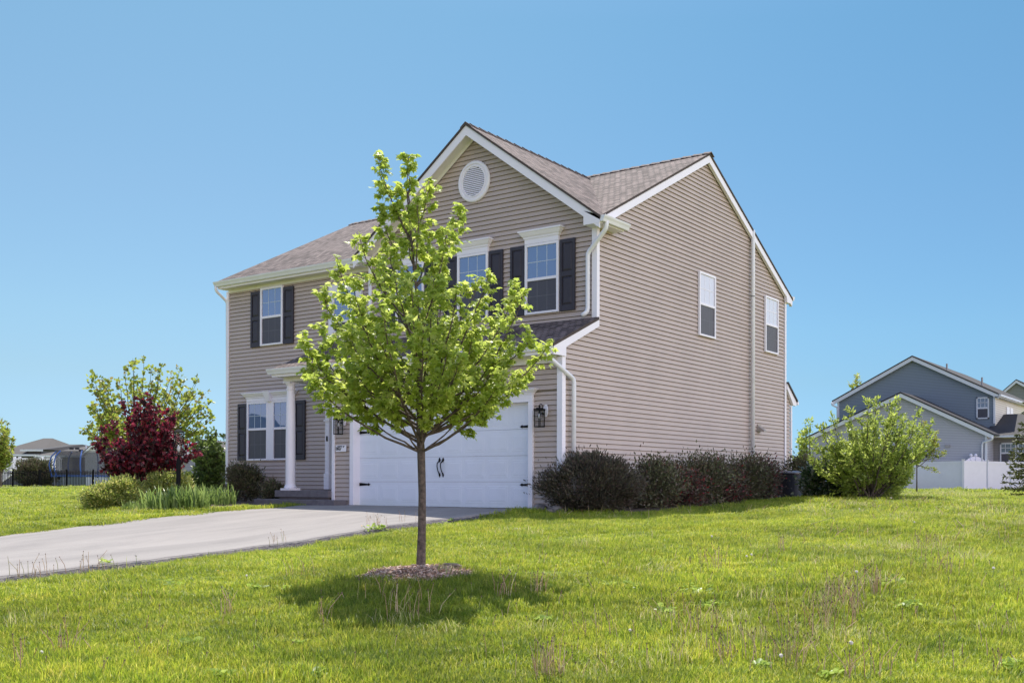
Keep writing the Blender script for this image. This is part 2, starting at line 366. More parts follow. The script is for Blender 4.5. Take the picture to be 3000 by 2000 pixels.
# garage front
mb = MB(front(0)); siding(mb, .1, .0, 3.02, lambda z: (-6.5, -.02) if z > 2.3 else (-6.5, -5.93)); siding(mb, .1, .0, 2.3, lambda z: (-.69, -.02)); mb.build('wall', SIDE, H, raw=True)
# gable front (second floor)
mb = MB(front(YG)); siding(mb, .1, 3.7, 8.25, lambda z: (max(-6.6, GX-(8.2-z)/GS), min(-.02, GX+(8.2-z)/GS))); mb.build('wall', SIDE, H, raw=True)
# left facade
mb = MB(front(YL)); siding(mb, .49, 0.02, 5.72, lambda z: (XL+.02, -6.5)); mb.build('wall', SIDE, H, raw=True)
# side wall
def sb(z):
    y0 = 0.02 if z < 3.2 else min(YG+.02, 0.02+(z-3.2)/.464)
    y1 = YB-.02
    if z > 5.9: y0 = max(y0, RY-(8.42-z)/MS); y1 = min(y1, RY+(8.42-z)/MS)
    return y0, y1
mb = MB(side(0)); siding(mb, .1, .12, 8.42, sb); mb.build('wall', SIDE, H, raw=True)
# solid core behind the siding (keeps light out)
mb = MB(); mb.box(-6.48,-5.86,.06,1.4,-.2,3.0); mb.box(-.74,-.06,.06,1.4,-.2,3.0); mb.box(-5.86,-.74,.06,1.4,2.16,3.0); mb.box(-5.86,-.74,.22,1.4,-.2,2.16)
mb.box(-6.58,-.06,YG+.06,5,2.9,5.95); mb.box(XL+.06,-.06,YL+.06,YB-.06,-.2,5.9)
mb.prism([(-6.4,YG+.06,5.94),(GX,YG+.06,8.15),(-.2,YG+.06,5.94)], [(-6.4,5,5.94),(GX,5,8.15),(-.2,5,5.94)])
mb.prism([(-.06,RY-4.5,5.89),(-.06,RY,8.36),(-.06,RY+4.5,5.89)], [(XL+.02,RY-4.5,5.89),(XL+.02,RY,8.36),(XL+.02,RY+4.5,5.89)])
mb.prism([(-.06,.3,2.95),(-.06,YG+.1,3.0),(-.06,YG+.1,3.75)], [(-6.3,.3,2.95),(-6.3,YG+.1,3.0),(-6.3,YG+.1,3.75)])
mb.build('wall_core', mat('sheathing', (.35,.31,.28), .9), H)
mb = MB(); mb.box(-.03,.004,.03,YB,-.3,.12); mb.box(-6.47,-5.95,-.004,.03,-.3,.02); mb.box(-.69,-.03,-.004,.03,-.3,.02); mb.box(XL+.03,-8.5,YL-.004,YL+.03,-.4,.02)
mb.each('foundation', FOUND, H)
# rear bump-out
mb = MB(side(-.02)); siding(mb, .1, .12, 3.3, lambda z: (YB+.06, 11.06 if z < 2.95 else max(YB+.07, 11.06-(z-2.95)/.9))); mb.build('wall', SIDE, H, raw=True)
mb = MB(); mb.box(-4,-.09,YB+.0,10.98,-.2,2.9); mb.build('wall_core', MATS['sheathing'], H)
mb = MB(); mb.prism([(.10,YB+.03,3.40),(.10,11.33,2.92),(.10,11.33,2.87),(.10,YB+.03,3.35)], [(-4,YB+.03,3.40),(-4,11.33,2.92),(-4,11.33,2.87),(-4,YB+.03,3.35)]); mb.build('roof', DARKRUB, H)
mb = MB(); mb.prism([(.06,YB+.035,3.345),(.06,11.31,2.865),(.06,11.31,2.76),(.06,11.10,2.76),(.06,YB+.035,3.19)], [(-.012,YB+.035,3.345),(-.012,11.31,2.865),(-.012,11.31,2.76),(-.012,11.10,2.76),(-.012,YB+.035,3.19)]); mb.box(-.012,.015,11.03,11.10,.0,2.755); mb.box(-4,.08,11.335,11.43,2.79,2.89); mb.each('fascia', WHITE, H)

# corner posts
mb = MB()
def post(x, y, z0, z1, w=.10, sx=1):
    mb.box(x-w*sx if sx > 0 else x, x+.028 if sx > 0 else x+w, y-.028, y+.0, z0, z1)
mb.box(-.10,.03,-.03,0.0,-.02,2.98); mb.box(.0,.03,.0,.085,-.02,2.98)
mb.box(-.10,.03,YG-.03,YG,3.9,5.74); mb.box(.0,.03,YG,YG+.07,3.9,5.74)
mb.box(-.0,.03,YB-.06,YB+.03,.1,5.95)
mb.box(XL-.03,XL+.06,YL-.03,YL,0,5.72)
mb.box(-6.53,-6.44,-.03,.0,-.02,2.98); mb.box(-6.53,-6.5,.0,YL,-.02,2.98)
mb.box(-6.63,-6.54,YG-.03,YG,3.9,5.74); mb.box(-6.63,-6.6,YG,YL,3.9,5.74)
mb.each('corner_trim', WHITE, H, bevel=.004)

# ---- roofs
mb = MB()
e0, e1 = 1.15, 10.92; zl = zmain(e0); xr, xl = .12, -12.50
vx = (GZ-zl)/GS; VB = RY-(RZ-GZ)/MS
gxr = .30; zr = zgab(gxr); yv = RY-(RZ-zgab(xr))/MS
U1 = ((1,0,0),(0,1,MS)); 
mb.slab([(xl,e0,zl),(GX-vx,e0,zl),(GX,VB,GZ),(xr,yv,zmain(yv)),(xr,RY,RZ),(xl,RY,RZ)], .055, U1)
mb.slab([(xr,e1,zmain(e1)),(xl,e1,zmain(e1)),(xl,RY,RZ),(xr,RY,RZ)], .055, ((-1,0,0),(0,-1,MS)))
gf = .86
mb.slab([(GX,gf,GZ+.004),(GX,VB+.12,GZ+.004),(xr-.02,yv+.12,zgab(xr-.02)+.004),(xr-.02,1.80,zgab(xr-.02)+.004),(gxr,1.80,zr+.004),(gxr,gf,zr+.004)], .055, ((0,1,0),(-1,0,GS)))
gl = 2*GX-gxr
mb.slab([(GX,gf,GZ+.004),(gl,gf,zr+.004),(gl,e0+.0,zr+.004),(GX-vx,e0+.12,zl+.004),(GX,VB+.12,GZ+.004)], .055, ((0,1,0),(1,0,GS)))
mb.build('roof', ROOF, H, raw=False)
mb = MB()   # ridge caps
def cap(a, b, w, s):
    a, b = Vector(a), Vector(b); d = (b-a); n = int(d.length/.15); sd = d.normalized().cross(Vector((0,0,1)))
    for i in range(n):
        p, q = a+d*(i/n), a+d*((i+1.25)/n); z = .012+.010*((i % 2))
        for sg in (1, -1):
            mb.prism([tuple(p+Vector((0,0,z+.02))), tuple(q+Vector((0,0,z))), tuple(q+sd*sg*w+Vector((0,0,z-s*w))), tuple(p+sd*sg*w+Vector((0,0,z+.02-s*w)))],
                     [tuple(p+Vector((0,0,z))), tuple(q+Vector((0,0,z-.02))), tuple(q+sd*sg*w+Vector((0,0,z-.02-s*w))), tuple(p+sd*sg*w+Vector((0,0,z-s*w)))])
cap((xl,RY,RZ), (xr,RY,RZ), .15, MS); cap((GX,gf,GZ), (GX,VB,GZ), .15, GS)
mb.build('ridge_cap', mat('ridge_shingle', (.13,.10,.09), .9, var=.3, scale=9), H)
# pent roof over the garage and porch
pz0, pz1, py0 = 3.19, 3.905, -.36; ps = (pz1-pz0)/(YG-py0); pl = -8.24; 
zw = pz0+ps*(YL-py0); hx = pl+(YL-py0)
mb = MB()
mb.slab([(pl,py0,pz0),(.07,py0,pz0),(.07,YG-.001,pz1),(-6.62,YG-.001,pz1),(-6.62,YL,zw),(pl,YL,zw)], .06, ((1,0,0),(0,1,ps)))
mb.build('roof', ROOF, H)

# fascias / rakes / soffits
mb = MB()
def rake_y(x0, x1, ya, yb, zf, top, bot):      # board along Y in plane X=x0..x1
    mb.prism([(x0,ya,zf(ya)+top),(x0,yb,zf(yb)+top),(x0,yb,zf(yb)+bot),(x0,ya,zf(ya)+bot)], [(x1,ya,zf(ya)+top),(x1,yb,zf(yb)+top),(x1,yb,zf(yb)+bot),(x1,ya,zf(ya)+bot)])
rake_y(.025,.10, 1.22, RY, zmain, -.05, -.235); rake_y(.025,.10, RY, e1-.02, zmain, -.05, -.235)
rake_y(XL-.05,XL-.02, e0+.02, RY, zmain, -.05, -.235); rake_y(XL-.05,XL-.02, RY, e1-.02, zmain, -.05, -.235)
mb.prism([(.104,10.45,6.0),(.104,10.905,5.79),(.104,10.905,5.64),(.104,10.55,5.64)], [(.02,10.45,6.0),(.02,10.905,5.79),(.02,10.905,5.64),(.02,10.55,5.64)])
mb.prism([(.06,py0+.02,pz0-.03),(.06,YG+.02,pz1-.02),(.06,YG+.02,pz1-.19),(.06,py0+.42,pz0-.03),(.06,py0+.42,2.98),(.06,py0+.02,2.98)], [(.025,py0+.02,pz0-.03),(.025,YG+.02,pz1-.02),(.025,YG+.02,pz1-.19),(.025,py0+.42,pz0-.03),(.025,py0+.42,2.98),(.025,py0+.02,2.98)])
def rake_x(ya, yb, xa, xb, top, bot):
    mb.prism([(xa,ya,zgab(xa)+top),(xb,ya,zgab(xb)+top),(xb,ya,zgab(xb)+bot),(xa,ya,zgab(xa)+bot)], [(xa,yb,zgab(xa)+top),(xb,yb,zgab(xb)+top),(xb,yb,zgab(xb)+bot),(xa,yb,zgab(xa)+bot)])
rake_x(.885,.91, GX, gxr-.03, -.05, -.265); rake_x(.885,.91, gl+.03, GX, -.05, -.265)
mb.each('rake_board', WHITE, H)
mb = MB()
rake_x(YG-.03,YG-.022, GX, -.1, -.19, -.30); rake_x(YG-.03,YG-.022, -6.5, GX, -.19, -.30)   # frieze against the gable wall
mb.box(XL+.06,-6.6,YL-.03,YL-.0,5.675,5.754)                                            # frieze of the left facade
mb.box(-6.44,-.10,-.045,-.0,2.86,3.0)                                                 # frieze of the garage
mb.each('frieze', CREAM, H)
mb = MB()
mb.box(XL-.04,-6.85,e0+.03,YL,5.755,5.775)                                               # eave soffit
rake_x(.91,YG-.005, GX, .05, -.20, -.215); rake_x(.91,YG-.005, -6.65, GX, -.20, -.215)     # sloped gable soffit
mb.box(pl+.02,.02,py0+.03,-.0,3.0,3.02); mb.box(pl+.06,-6.5,.0,YL,2.95,2.98)
mb.box(XL-.04,-.0,YB,e1-.03,5.66,5.68)
mb.each('soffit', CREAM, H)
mb = MB()                                                                             # boxed returns of the gable
mb.box(-.12,gxr-.02,.88,1.78,5.74,5.90); mb.box(gl+.02,2*GX+.12,.88,YG+.2,5.74,5.90)
mb.prism([(-.12,.88,5.90),(gxr-.02,.88,5.90),(gxr-.02,.88,zgab(gxr)-.08),(-.12,.88,6.03)], [(-.12,.93,5.90),(gxr-.02,.93,5.90),(gxr-.02,.93,zgab(gxr)-.08),(-.12,.93,6.03)])
mb.each('eave_return', WHITE, H)
# fascia behind gutters
mb = MB(); mb.box(XL-.05,-6.86,e0+.005,e0+.03,5.755,5.91); mb.box(pl+.01,.02,py0+.0,py0+.03,2.99,3.13); mb.box(XL-.05,.1,e1-.03,e1-.005,5.66,5.86)
mb.each('fascia', WHITE, H)
# gutters (K profile)
def gutter(p0, p1, out, w=.12, h=.115):
    mb = MB(); p0, p1, o = Vector(p0), Vector(p1), Vector(out)
    prof = [(0,0),(0,-h),(w*.55,-h),(w*.72,-h*.55),(w*.92,-h*.25),(w,-.0),(w,.008),(w*.88,.008),(w*.88,-.012),(w*.80,-h*.3),(w*.5,-h+.012),(.012,-h+.012),(.012,0)]
    A = [tuple(p0+o*a+Vector((0,0,b))) for a, b in prof]; B = [tuple(p1+o*a+Vector((0,0,b))) for a, b in prof]
    n = len(prof); i = mb.add(A); j = mb.add(B)
    for k in range(n): mb.f.append((i+k, j+k, j+(k+1) % n, i+(k+1) % n))
    for P, s in ((p0, 1), (p1, -1)):
        mb.face([tuple(P+o*a+Vector((0,0,b))) for a, b in [(0,0),(0,-h),(w*.55,-h),(w*.72,-h*.55),(w*.92,-h*.25),(w,0)]])
    return mb.build('gutter', WHITE2, H)
gutter((-12.52,e0,5.925), (-6.98,e0,5.925), (0,-1,0)); gutter((gxr-.01,.88,5.885), (gxr-.01,1.84,5.885), (1,0,0), .12, .12)
gutter((-8.30,py0,3.165), (.04,py0,3.165), (0,-1,0)); gutter((-12.5,e1,5.86), (.12,e1,5.86), (0,1,0))
mb = MB(); mb.prism([(pl+.02,py0+.03,3.0),(pl+.02,YL,3.0),(pl+.02,YL,zw-.06),(pl+.02,py0+.03,pz0-.06)], [(pl+.05,py0+.03,3.0),(pl+.05,YL,3.0),(pl+.05,YL,zw-.06),(pl+.05,py0+.03,pz0-.06)]); mb.build('porch_gable_board', WHITE, H)
def dspout(path, r=.043):
    mb = MB(); mb.tube(path, r, 8); return mb
def dsp(path, straps=(), r=.046):
    # rounded path
    P = [Vector(p) for p in path]; out = [P[0]]
    for k in range(1, len(P)-1):
        a, b, c = P[k-1], P[k], P[k+1]; t = .07
        p, q = b+(a-b).normalized()*t, b+(c-b).normalized()*t
        out += [p, p.lerp(b, .55).lerp(b.lerp(q, .45), .5), q]
    out.append(P[-1]); mb = MB(); mb.tube(out, r, 10); o = mb.build('downspout', WHITE2, H, smooth=True)
    if straps:
        for s_ in straps: mb = MB(); mb.tube([Vector(s_)-Vector((0,0,.012)), Vector(s_)+Vector((0,0,.012))], r+.006, 10); mb.build('strap', mat('strap_grey', (.12,.13,.13), .5), o)
dsp([(gxr+.03,1.05,5.80),(gxr+.03,1.05,5.66),(-.16,YG-.085,5.22),(-.16,YG-.085,4.02),(-.24,YG-.18,3.93)])
dsp([(-.02,py0-.06,3.08),(-.02,py0-.06,2.93),(.085,.28,2.55),(.085,.28,.15)])
dsp([(.085,8.35,7.19),(.085,8.35,7.14),(.085,8.35,.05)], r=.054, straps=[(.085,8.35,5.46),(.085,8.35,1.36)])
dsp([(-12.47,e0-.06,5.82),(-12.47,e0-.06,5.71),(-12.49,YL+.02,5.46),(-12.49,YL+.06,.3)], r=.036)

# ---- windows
def win(wall, u0, u1, z0, z1, mid=None, blind=False, cornice=False, head=0.0, fw=.058, key=False, nx=3, ny=2, grid_low=True):
    mid = mid or (z0+z1)/2
    mb = MB(wall); d0, d1 = .0, .055
    mb.box(u0,u0+fw,d0,d1,z0,z1); mb.box(u1-fw,u1,d0,d1,z0,z1); mb.box(u0+fw,u1-fw,d0,d1,z1-.055,z1); mb.box(u0+fw,u1-fw,d0,d1+.004,z0,z0+.045)
    mb.box(u0+fw,u1-fw,d0,.046,mid-.03,mid+.03)
    f = mb.build('window', WHITE, H, bevel=.003)
    mb = MB(wall); mb.box(u0+fw,u1-fw,.0,.030,mid+.03,z1-.055); mb.build('pane', GLASSB if blind else GLASS, f)
    mb = MB(wall); mb.box(u0+fw,u1-fw,.0,.026,z0+.045,mid-.03); mb.build('screen', SCREEN, f)
    def grid(za, zb, d, m, nm, t=.014):
        mb = MB(wall); 
        for k in range(1, nx): c = u0+fw+(u1-u0-2*fw)*k/nx; mb.box(c-t/2,c+t/2,d-.003,d+.003,za,zb)
        for k in range(1, ny): c = za+(zb-za)*k/ny; mb.box(u0+fw,u1-fw,d-.004,d+.004,c-t/2,c+t/2)
        mb.build(nm, m, f)
    grid(mid+.03, z1-.055, .031, GRILLE if not blind else WHITE, 'grille')
    if grid_low: grid(z0+.045, mid-.03, .024, GRILLED, 'grille')
    return f
def cornice(wall, u0, u1, z0, z1, zc, fl=.12, key=False):
    """flat head board z0..z1 with a crown moulding z1..zc"""
    mb = MB(wall); mb.box(u0,u1,0,.058,z0,z1)
    h = zc-z1; prof = [(.058,0),(.075,h*.12),(.075,h*.25),(.10,h*.4),(.125,h*.65),(.135,h*.8),(.155,h*.82),(.155,h)]
    for (d, a), (d2, b) in zip(prof[:-1], prof[1:]):
        if b == a: continue
        g, g2 = (d-.058)/(.155-.058)*fl, (d2-.058)/(.155-.058)*fl
        mb.prism([(u0-g,0,z1+a),(u1+g,0,z1+a),(u1+g,d,z1+a),(u0-g,d,z1+a)], [(u0-g2,0,z1+b),(u1+g2,0,z1+b),(u1+g2,d2,z1+b),(u0-g2,d2,z1+b)])
    if key:
        c = (u0+u1)/2; mb.prism([(c-.07,0,z0-.02),(c+.07,0,z0-.02),(c+.07,.12,z0-.02),(c-.07,.12,z0-.02)], [(c-.13,0,zc+.01),(c+.13,0,zc+.01),(c+.13,.19,zc+.01),(c-.13,.19,zc+.01)])
    return mb.build('cornice', WHITE, H)
def shutter(wall, u0, u1, z0, z1):
    mb = MB(wall); d = .045; b = .055; m_ = (z0+z1)/2+.02
    mb.box(u0,u1,.0,.024,z0,z1)
    mb.box(u0,u0+b,.024,d,z0,z1); mb.box(u1-b,u1,.024,d,z0,z1)
    for a, c in ((z0,z0+.12),(m_-.05,m_+.05),(z1-.08,z1)): mb.box(u0+b,u1-b,.024,d-.001,a,c)
    for a, c in ((z0+.12,m_-.05),(m_+.05,z1-.08)):
        mb.prism([(u0+b+.015,.024,a+.015),(u1-b-.015,.024,a+.015),(u1-b-.015,.024,c-.015),(u0+b+.015,.024,c-.015)], [(u0+b+.05,.042,a+.05),(u1-b-.05,.042,a+.05),(u1-b-.05,.042,c-.05),(u0+b+.05,.042,c-.05)])
    return mb.build('shutter', SHUT, H, bevel=.003)
fg, fl_ = front(YG), front(YL)
for c in (-1.385, -3.32, -5.25):
    win(fg, c-.45, c+.45, 4.10, 5.60, mid=4.84); cornice(fg, c-.45, c+.45, 5.603, 5.70, 5.88)
    shutter(fg, c-.86, c-.475, 4.10, 5.60); shutter(fg, c+.475, c+.86, 4.10, 5.60)
win(fl_, -10.99, -10.09, 4.13, 5.665, mid=4.88); shutter(fl_, -11.40, -11.01, 4.12, 5.60); shutter(fl_, -10.07, -9.68, 4.12, 5.60)
win(fl_, -8.18, -7.28, 4.25, 5.32, mid=4.3+.22)
mb = MB(fl_); mb.box(-8.32,-8.18,0,.05,4.15,5.46); mb.box(-7.28,-7.14,0,.05,4.15,5.46); mb.box(-8.18,-7.28,0,.05,5.32,5.46); mb.build('window_trim', WHITE, H)
for a, b in ((-11.53,-10.66),(-10.48,-9.63)): win(fl_, a, b, 1.10, 2.66, mid=1.93)
mb = MB(fl_); mb.box(-10.66,-10.48,0,.05,1.10,2.66); mb.build('mullion', WHITE, H)
cornice(fl_, -11.53, -9.63, 2.663, 2.75, 2.90, key=True)
shutter(fl_, -11.93, -11.55, 1.10, 2.63); shutter(fl_, -9.60, -9.21, 1.10, 2.63)
sw = side(0)
win(sw, 5.48, 6.32, 4.08, 5.63, blind=True, fw=.05, grid_low=True); win(sw, 9.22, 10.07, 4.10, 5.64, blind=True, fw=.05)
# side vent hood
mb = MB(); mb.box(.0,.035,8.78,8.98,1.90,2.10); mb.prism([(.03,8.80,1.92),(.03,8.80,2.06),(.20,8.80,1.93),(.20,8.80,1.89)], [(.03,8.96,1.92),(.03,8.96,2.06),(.20,8.96,1.93),(.20,8.96,1.89)]); mb.build('dryer_vent', mat('tan_plastic', (.36,.31,.27), .5), H)
# round gable vent
mb = MB(front(YG)); c0 = (GX, 7.21); n = 48
def ringp(r, d): return [(c0[0]+r*math.cos(2*math.pi*k/n), d, c0[1]+r*math.sin(2*math.pi*k/n)) for k in range(n)]
prof = [(.46,.0),(.46,.03),(.44,.05),(.39,.055),(.385,.03),(.36,.03),(.35,.05),(.325,.05),(.32,.01)]
ids = [mb.add(ringp(r, d)) for r, d in prof]
for a, b in zip(ids[:-1], ids[1:]):
    for k in range(n): mb.f.append((a+k, a+(k+1) % n, b+(k+1) % n, b+k))
gv = mb.build('gable_vent', WHITE, H, smooth=False)
mb = MB(front(YG)); zz = c0[1]-.30
while zz < c0[1]+.30:
    h = .042; hw = math.sqrt(max(0.001, .325**2-(zz+h/2-c0[1])**2))
    mb.prism([(c0[0]-hw,.022,zz),(c0[0]+hw,.022,zz),(c0[0]+hw,.045,zz-.006),(c0[0]-hw,.045,zz-.006)], [(c0[0]-hw,.024,zz+.028),(c0[0]+hw,.024,zz+.028),(c0[0]+hw,.030,zz+.026),(c0[0]-hw,.030,zz+.026)]); zz += h
mb.build('louvre', WHITE, gv)
mb = MB(front(YG)); i = mb.add(ringp(.322, .022)); mb.f.append(tuple(range(i, i+n))); mb.build('mesh_backing', mat('vent_mesh', (.09,.085,.085), .9), gv)

# ---- garage door
mb = MB(front(0)); 
gd = MB(front(.15))
GX0, GX1 = -5.80, -.80
for k in range(4):
    a = .005+k*.531; b = a+.526; gd.box(GX0,GX1,-.04,.0,a,b)
    for j in range(8):
        w_ = (GX1-GX0)/8; x0, x1 = GX0+j*w_+.06, GX0+(j+1)*w_-.06; z0, z1 = a+.09, b-.09
        gd.prism([(x0-.012,.0,z0-.012),(x1+.012,0,z0-.012),(x1+.012,0,z1+.012),(x0-.012,0,z1+.012)], [(x0,.003,z0),(x1,.003,z0),(x1,.003,z1),(x0,.003,z1)])
        gd.prism([(x0+.03,.003,z0+.03),(x1-.03,.003,z0+.03),(x1-.03,.003,z1-.03),(x0+.03,.003,z1-.03)], [(x0+.05,.006,z0+.05),(x1-.05,.006,z0+.05),(x1-.05,.006,z1-.05),(x0+.05,.006,z1-.05)])
D_ = gd.build('garage_door', DOORW, H)
def hinge(x, z, s):
    m2 = MB(front(.15)); L_ = .34*s
    m2.prism([(x,.0,z-.035),(x+L_*.82,.0,z-.016),(x+L_*.82,.0,z-.03),(x+L_,.0,z),(x+L_*.82,.0,z+.03),(x+L_*.82,.0,z+.016),(x,.0,z+.035)], [(x,.022,z-.035),(x+L_*.82,.022,z-.016),(x+L_*.82,.022,z-.03),(x+L_,.022,z),(x+L_*.82,.022,z+.03),(x+L_*.82,.022,z+.016),(x,.022,z+.035)])
    m2.build('hinge_strap', BLACK, D_)
for z in (1.645, .475): hinge(GX0+.012, z, 1); hinge(GX1-.012, z, -1)
for x in (-3.345, -3.245):
    m2 = MB(front(.15)); pts = [(x+.012*0,.012,1.02),(x,.02,.98),(x-.02,.06,.93),(x-.022,.065,.86),(x-.008,.055,.78),(x+.004,.03,.71),(x+.004,.014,.66)]
    m2.tube(pts, [.004,.016,.011,.012,.011,.014,.004], 8); m2.prism([(x,.0,1.05),(x-.028,0,1.0),(x,0,.95),(x+.028,0,1.0)], [(x,.018,1.05),(x-.028,.018,1.0),(x,.018,.95),(x+.028,.018,1.0)])
    m2.prism([(x+.004,.0,.72),(x-.018,0,.68),(x+.004,0,.63),(x+.026,0,.68)], [(x+.004,.018,.72),(x-.018,.018,.68),(x+.004,.018,.63),(x+.026,.018,.68)])
    m2.build('handle', BLACK, D_)
mb = MB(); mb.box(-5.92,-5.80,-.045,.16,-.02,2.12); mb.box(-.80,-.69,-.045,.16,-.02,2.12); mb.box(-5.92,-.69,-.045,.16,2.122,2.20); mb.box(-5.80,-.80,.15-.02,.17,2.08,2.12)
mb.build('garage_door_frame', WHITE, H, bevel=.003)
def gc():
    mb = MB(front(-.0)); mb.box(-5.925,-.685,.0,.05,2.20,2.25); return mb
gc().build('head_trim', WHITE, H)
cornice(front(0), -5.93, -.68, 2.252, 2.27, 2.375, fl=.11)

# ---- porch
mb = MB(); cz = .33; CX, CY = -8.06, .05
mb.lathe((CX,CY,cz), [(.112,.10),(.112,.5),(.111,1.2),(.100,2.1),(.09,2.38),(.103,2.39),(.103,2.42),(.09,2.43),(.09,2.47),(.115,2.52),(.125,2.54)], 28); mb.lathe((CX,CY,cz), [(.13,.05),(.145,.07),(.13,.10),(.115,.14)], 28)
mb.box(CX-.16,CX+.16,CY-.16,CY+.16,cz,cz+.05); mb.box(CX-.13,CX+.13,CY-.13,CY+.13,cz+2.54,cz+2.57)
mb.build('porch_column', WHITE, H, smooth=False)
mb = MB(); mb.box(-8.18,-6.54,CY-.12,CY+.12,2.905,3.0); mb.box(-8.18,-7.96,CY+.12,YL-.06,2.905,3.0); mb.build('porch_beam', CREAM, H)
mb = MB(fl_); mb.box(-8.42,-8.24,0,.09,.35,.75); mb.box(-8.40,-8.26,0,.07,.75,2.35); 
for z in (2.05, 2.35): mb.box(-8.43,-8.23,0,.10,z,z+.04)
mb.box(-8.40,-8.26,0,.07,2.39,2.6); mb.prism([(-8.42,0,2.6),(-7.0,0,2.6),(-7.0,.08,2.6),(-8.42,.08,2.6)], [(-8.55,0,2.82),(-7.0,0,2.82),(-7.0,.16,2.82),(-8.55,.16,2.82)]); mb.box(-7.2,-7.05,0,.07,.35,2.6); mb.build('door_surround', WHITE, H)
mb = MB(fl_); mb.box(-8.26,-7.2,.0,.02,.35,2.6); mb.build('front_door', mat('door_paint', (.45,.47,.5), .4), H)
mb = MB(fl_); mb.box(-8.34,-8.30,.07,.09,1.55,1.68); mb.build('doorbell', BLACK, H)
mb = MB(); mb.box(-8.42,-6.535,-.12,YL-.02,.17,.33); mb.box(-8.32,-6.60,-.06,YL-.03,.12,.17); mb.build('porch_slab', CONC, H, bevel=.01)
mb = MB(); mb.box(-8.80,-6.54,-.42,1.0,-.3,.12); mb.box(-6.54,-6.0,-.42,-.035,-.3,.12); mb.build('porch_step', CONC, H, bevel=.012)

# ------------------------------------------------------------------ wall lanterns, house number
CLEAR = glassmat('lantern_glass', (.04,.045,.04), 1.3, .05)
_b = CLEAR.node_tree.nodes['Principled BSDF']; _b.inputs['Alpha'].default_value = .13
BULB = mat('bulb_white', (.85,.85,.82), .3)
def lantern(x, label):
    L0 = empty('wall_lantern', (x, -.03, 1.6), label=label, cat='wall lantern', group='black lanterns beside the garage door')
    def loc(p): return (p[0], -p[1], p[2])
    mb = MB(loc); n = 8; r = .075
    P = [(.06+.055*math.cos(math.pi/8+math.pi/4*k), .0, .33+.13*math.sin(math.pi/8+math.pi/4*k)) for k in range(8)]
    mb.prism(P, [(p[0], .02, p[2]) for p in P]); mb.build('back_plate', WHITE, L0)
    mb = MB(loc); a, b = -.075, .075; d0, d1 = .06, .21
    for u in (a, b-.012):
        for d in (d0, d1-.012): mb.box(u,u+.012,d,d+.012,.0,.33)
    mb.box(a,b,d0,d1,.0,.014); mb.box(a-.008,b+.008,d0-.008,d1+.008,.33,.36); mb.box(a+.03,b-.03,d0+.02,d1-.02,.36,.38)
    mb.box(-.02,.02,.01,.06,.25,.29)
    mb.build('frame', BLACK, L0)
    mb = MB(loc); mb.tube([(0,.135,.38),(0,.135,.43),(0,.11,.455),(0,.07,.455),(0,.04,.43),(0,.03,.38),(0,.015,.33)], .008, 6); mb.lathe((0,.135,.38), [(.012,0),(.02,.02),(.012,.05),(.004,.06)], 10); mb.build('hook_arm', BLACK, L0)
    mb = MB(loc); e = .004
    for u in (a+e, b-2*e): mb.box(u,u+e,d0+.014,d1-.014,.015,.33)
    for d in (d0+e, d1-2*e): mb.box(a+.014,b-.014,d,d+e,.015,.33)
    mb.build('glass', CLEAR, L0)
    mb = MB(loc); mb.lathe((0,.135,.17), [(.008,.0),(.024,.02),(.028,.045),(.02,.075),(.012,.10)], 12); mb.build('bulb', BULB, L0, smooth=True)
    mb = MB(loc); mb.lathe((0,.135,.27), [(.014,0),(.014,.06)], 10); mb.build('socket', BLACK, L0)
lantern(-.42, 'black glass lantern on the wall right of the garage door')
lantern(-6.16, 'black glass lantern on the wall above the house number plaque')
PQ = empty('house_number_plaque', (-6.21, -.03, 1.29), label='white house number plaque reading 6007 below the left lantern', cat='house number')
mb = MB(); mb.box(-.17,.17,-.012,.0,-.075,.075); mb.build('plate', WHITE, PQ, bevel=.004)
tcv = bpy.data.curves.new('numerals', 'FONT'); tcv.body = '6007'; tcv.size = .145; tcv.extrude = .002; tcv.offset = .002; tcv.shear = .22; tcv.space_character = .92; tcv.align_x = 'LEFT'; tcv.align_y = 'CENTER'
_t = bpy.data.objects.new('numerals_curve', tcv); _m = bpy.data.meshes.new_from_object(_t); bpy.data.objects.remove(_t); _m.materials.clear(); _m.materials.append(BLACK); to = bpy.data.objects.new('numerals', _m); COL.objects.link(to); to.parent = PQ; to.rotation_euler = (math.pi/2, 0, 0); to.location = (-.158, -.0145, .004); to.scale = (.66, 1, 1)
mb = MB(); mb.prism([(.045,-.014,.052),(.125,-.014,.056),(.10,-.014,.03),(.09,-.014,.034),(.08,-.014,.01),(.072,-.014,.036)], [(.045,-.017,.052),(.125,-.017,.056),(.10,-.017,.03),(.09,-.017,.034),(.08,-.017,.01),(.072,-.017,.036)]); mb.build('flourish', BLACK, PQ)

# ------------------------------------------------------------------ air conditioner, meter box, rocks
AC = empty('air_conditioner', (.85, 9.0, .1), label='black round-cornered air conditioning unit behind the side shrubs', cat='air conditioner')
def rsq(r, w, z, n=32):
    out = []
    for k in range(n):
        t = 2*math.pi*k/n; c, s_ = math.cos(t), math.sin(t); q = (abs(c)**4+abs(s_)**4)**-.25; out.append((w*q*c*.5+r*c*.5, w*q*s_*.5+r*s_*.5, z))
    return out
mb = MB(); zc = .06
while zc < .66: mb.prism(rsq(.34,.34,zc), rsq(.32,.33,zc+.022)); zc += .03
mb.prism(rsq(.3,.3,.05), rsq(.3,.3,.68)); mb.build('louvred_case', mat('ac_dark', (.02,.02,.024), .5), AC)
mb = MB(); mb.prism(rsq(.36,.36,.68), rsq(.36,.36,.705)); mb.prism(rsq(.36,.36,.705), rsq(.22,.22,.75)); mb.build('top_cover', mat('ac_lid', (.13,.13,.15), .35), AC)
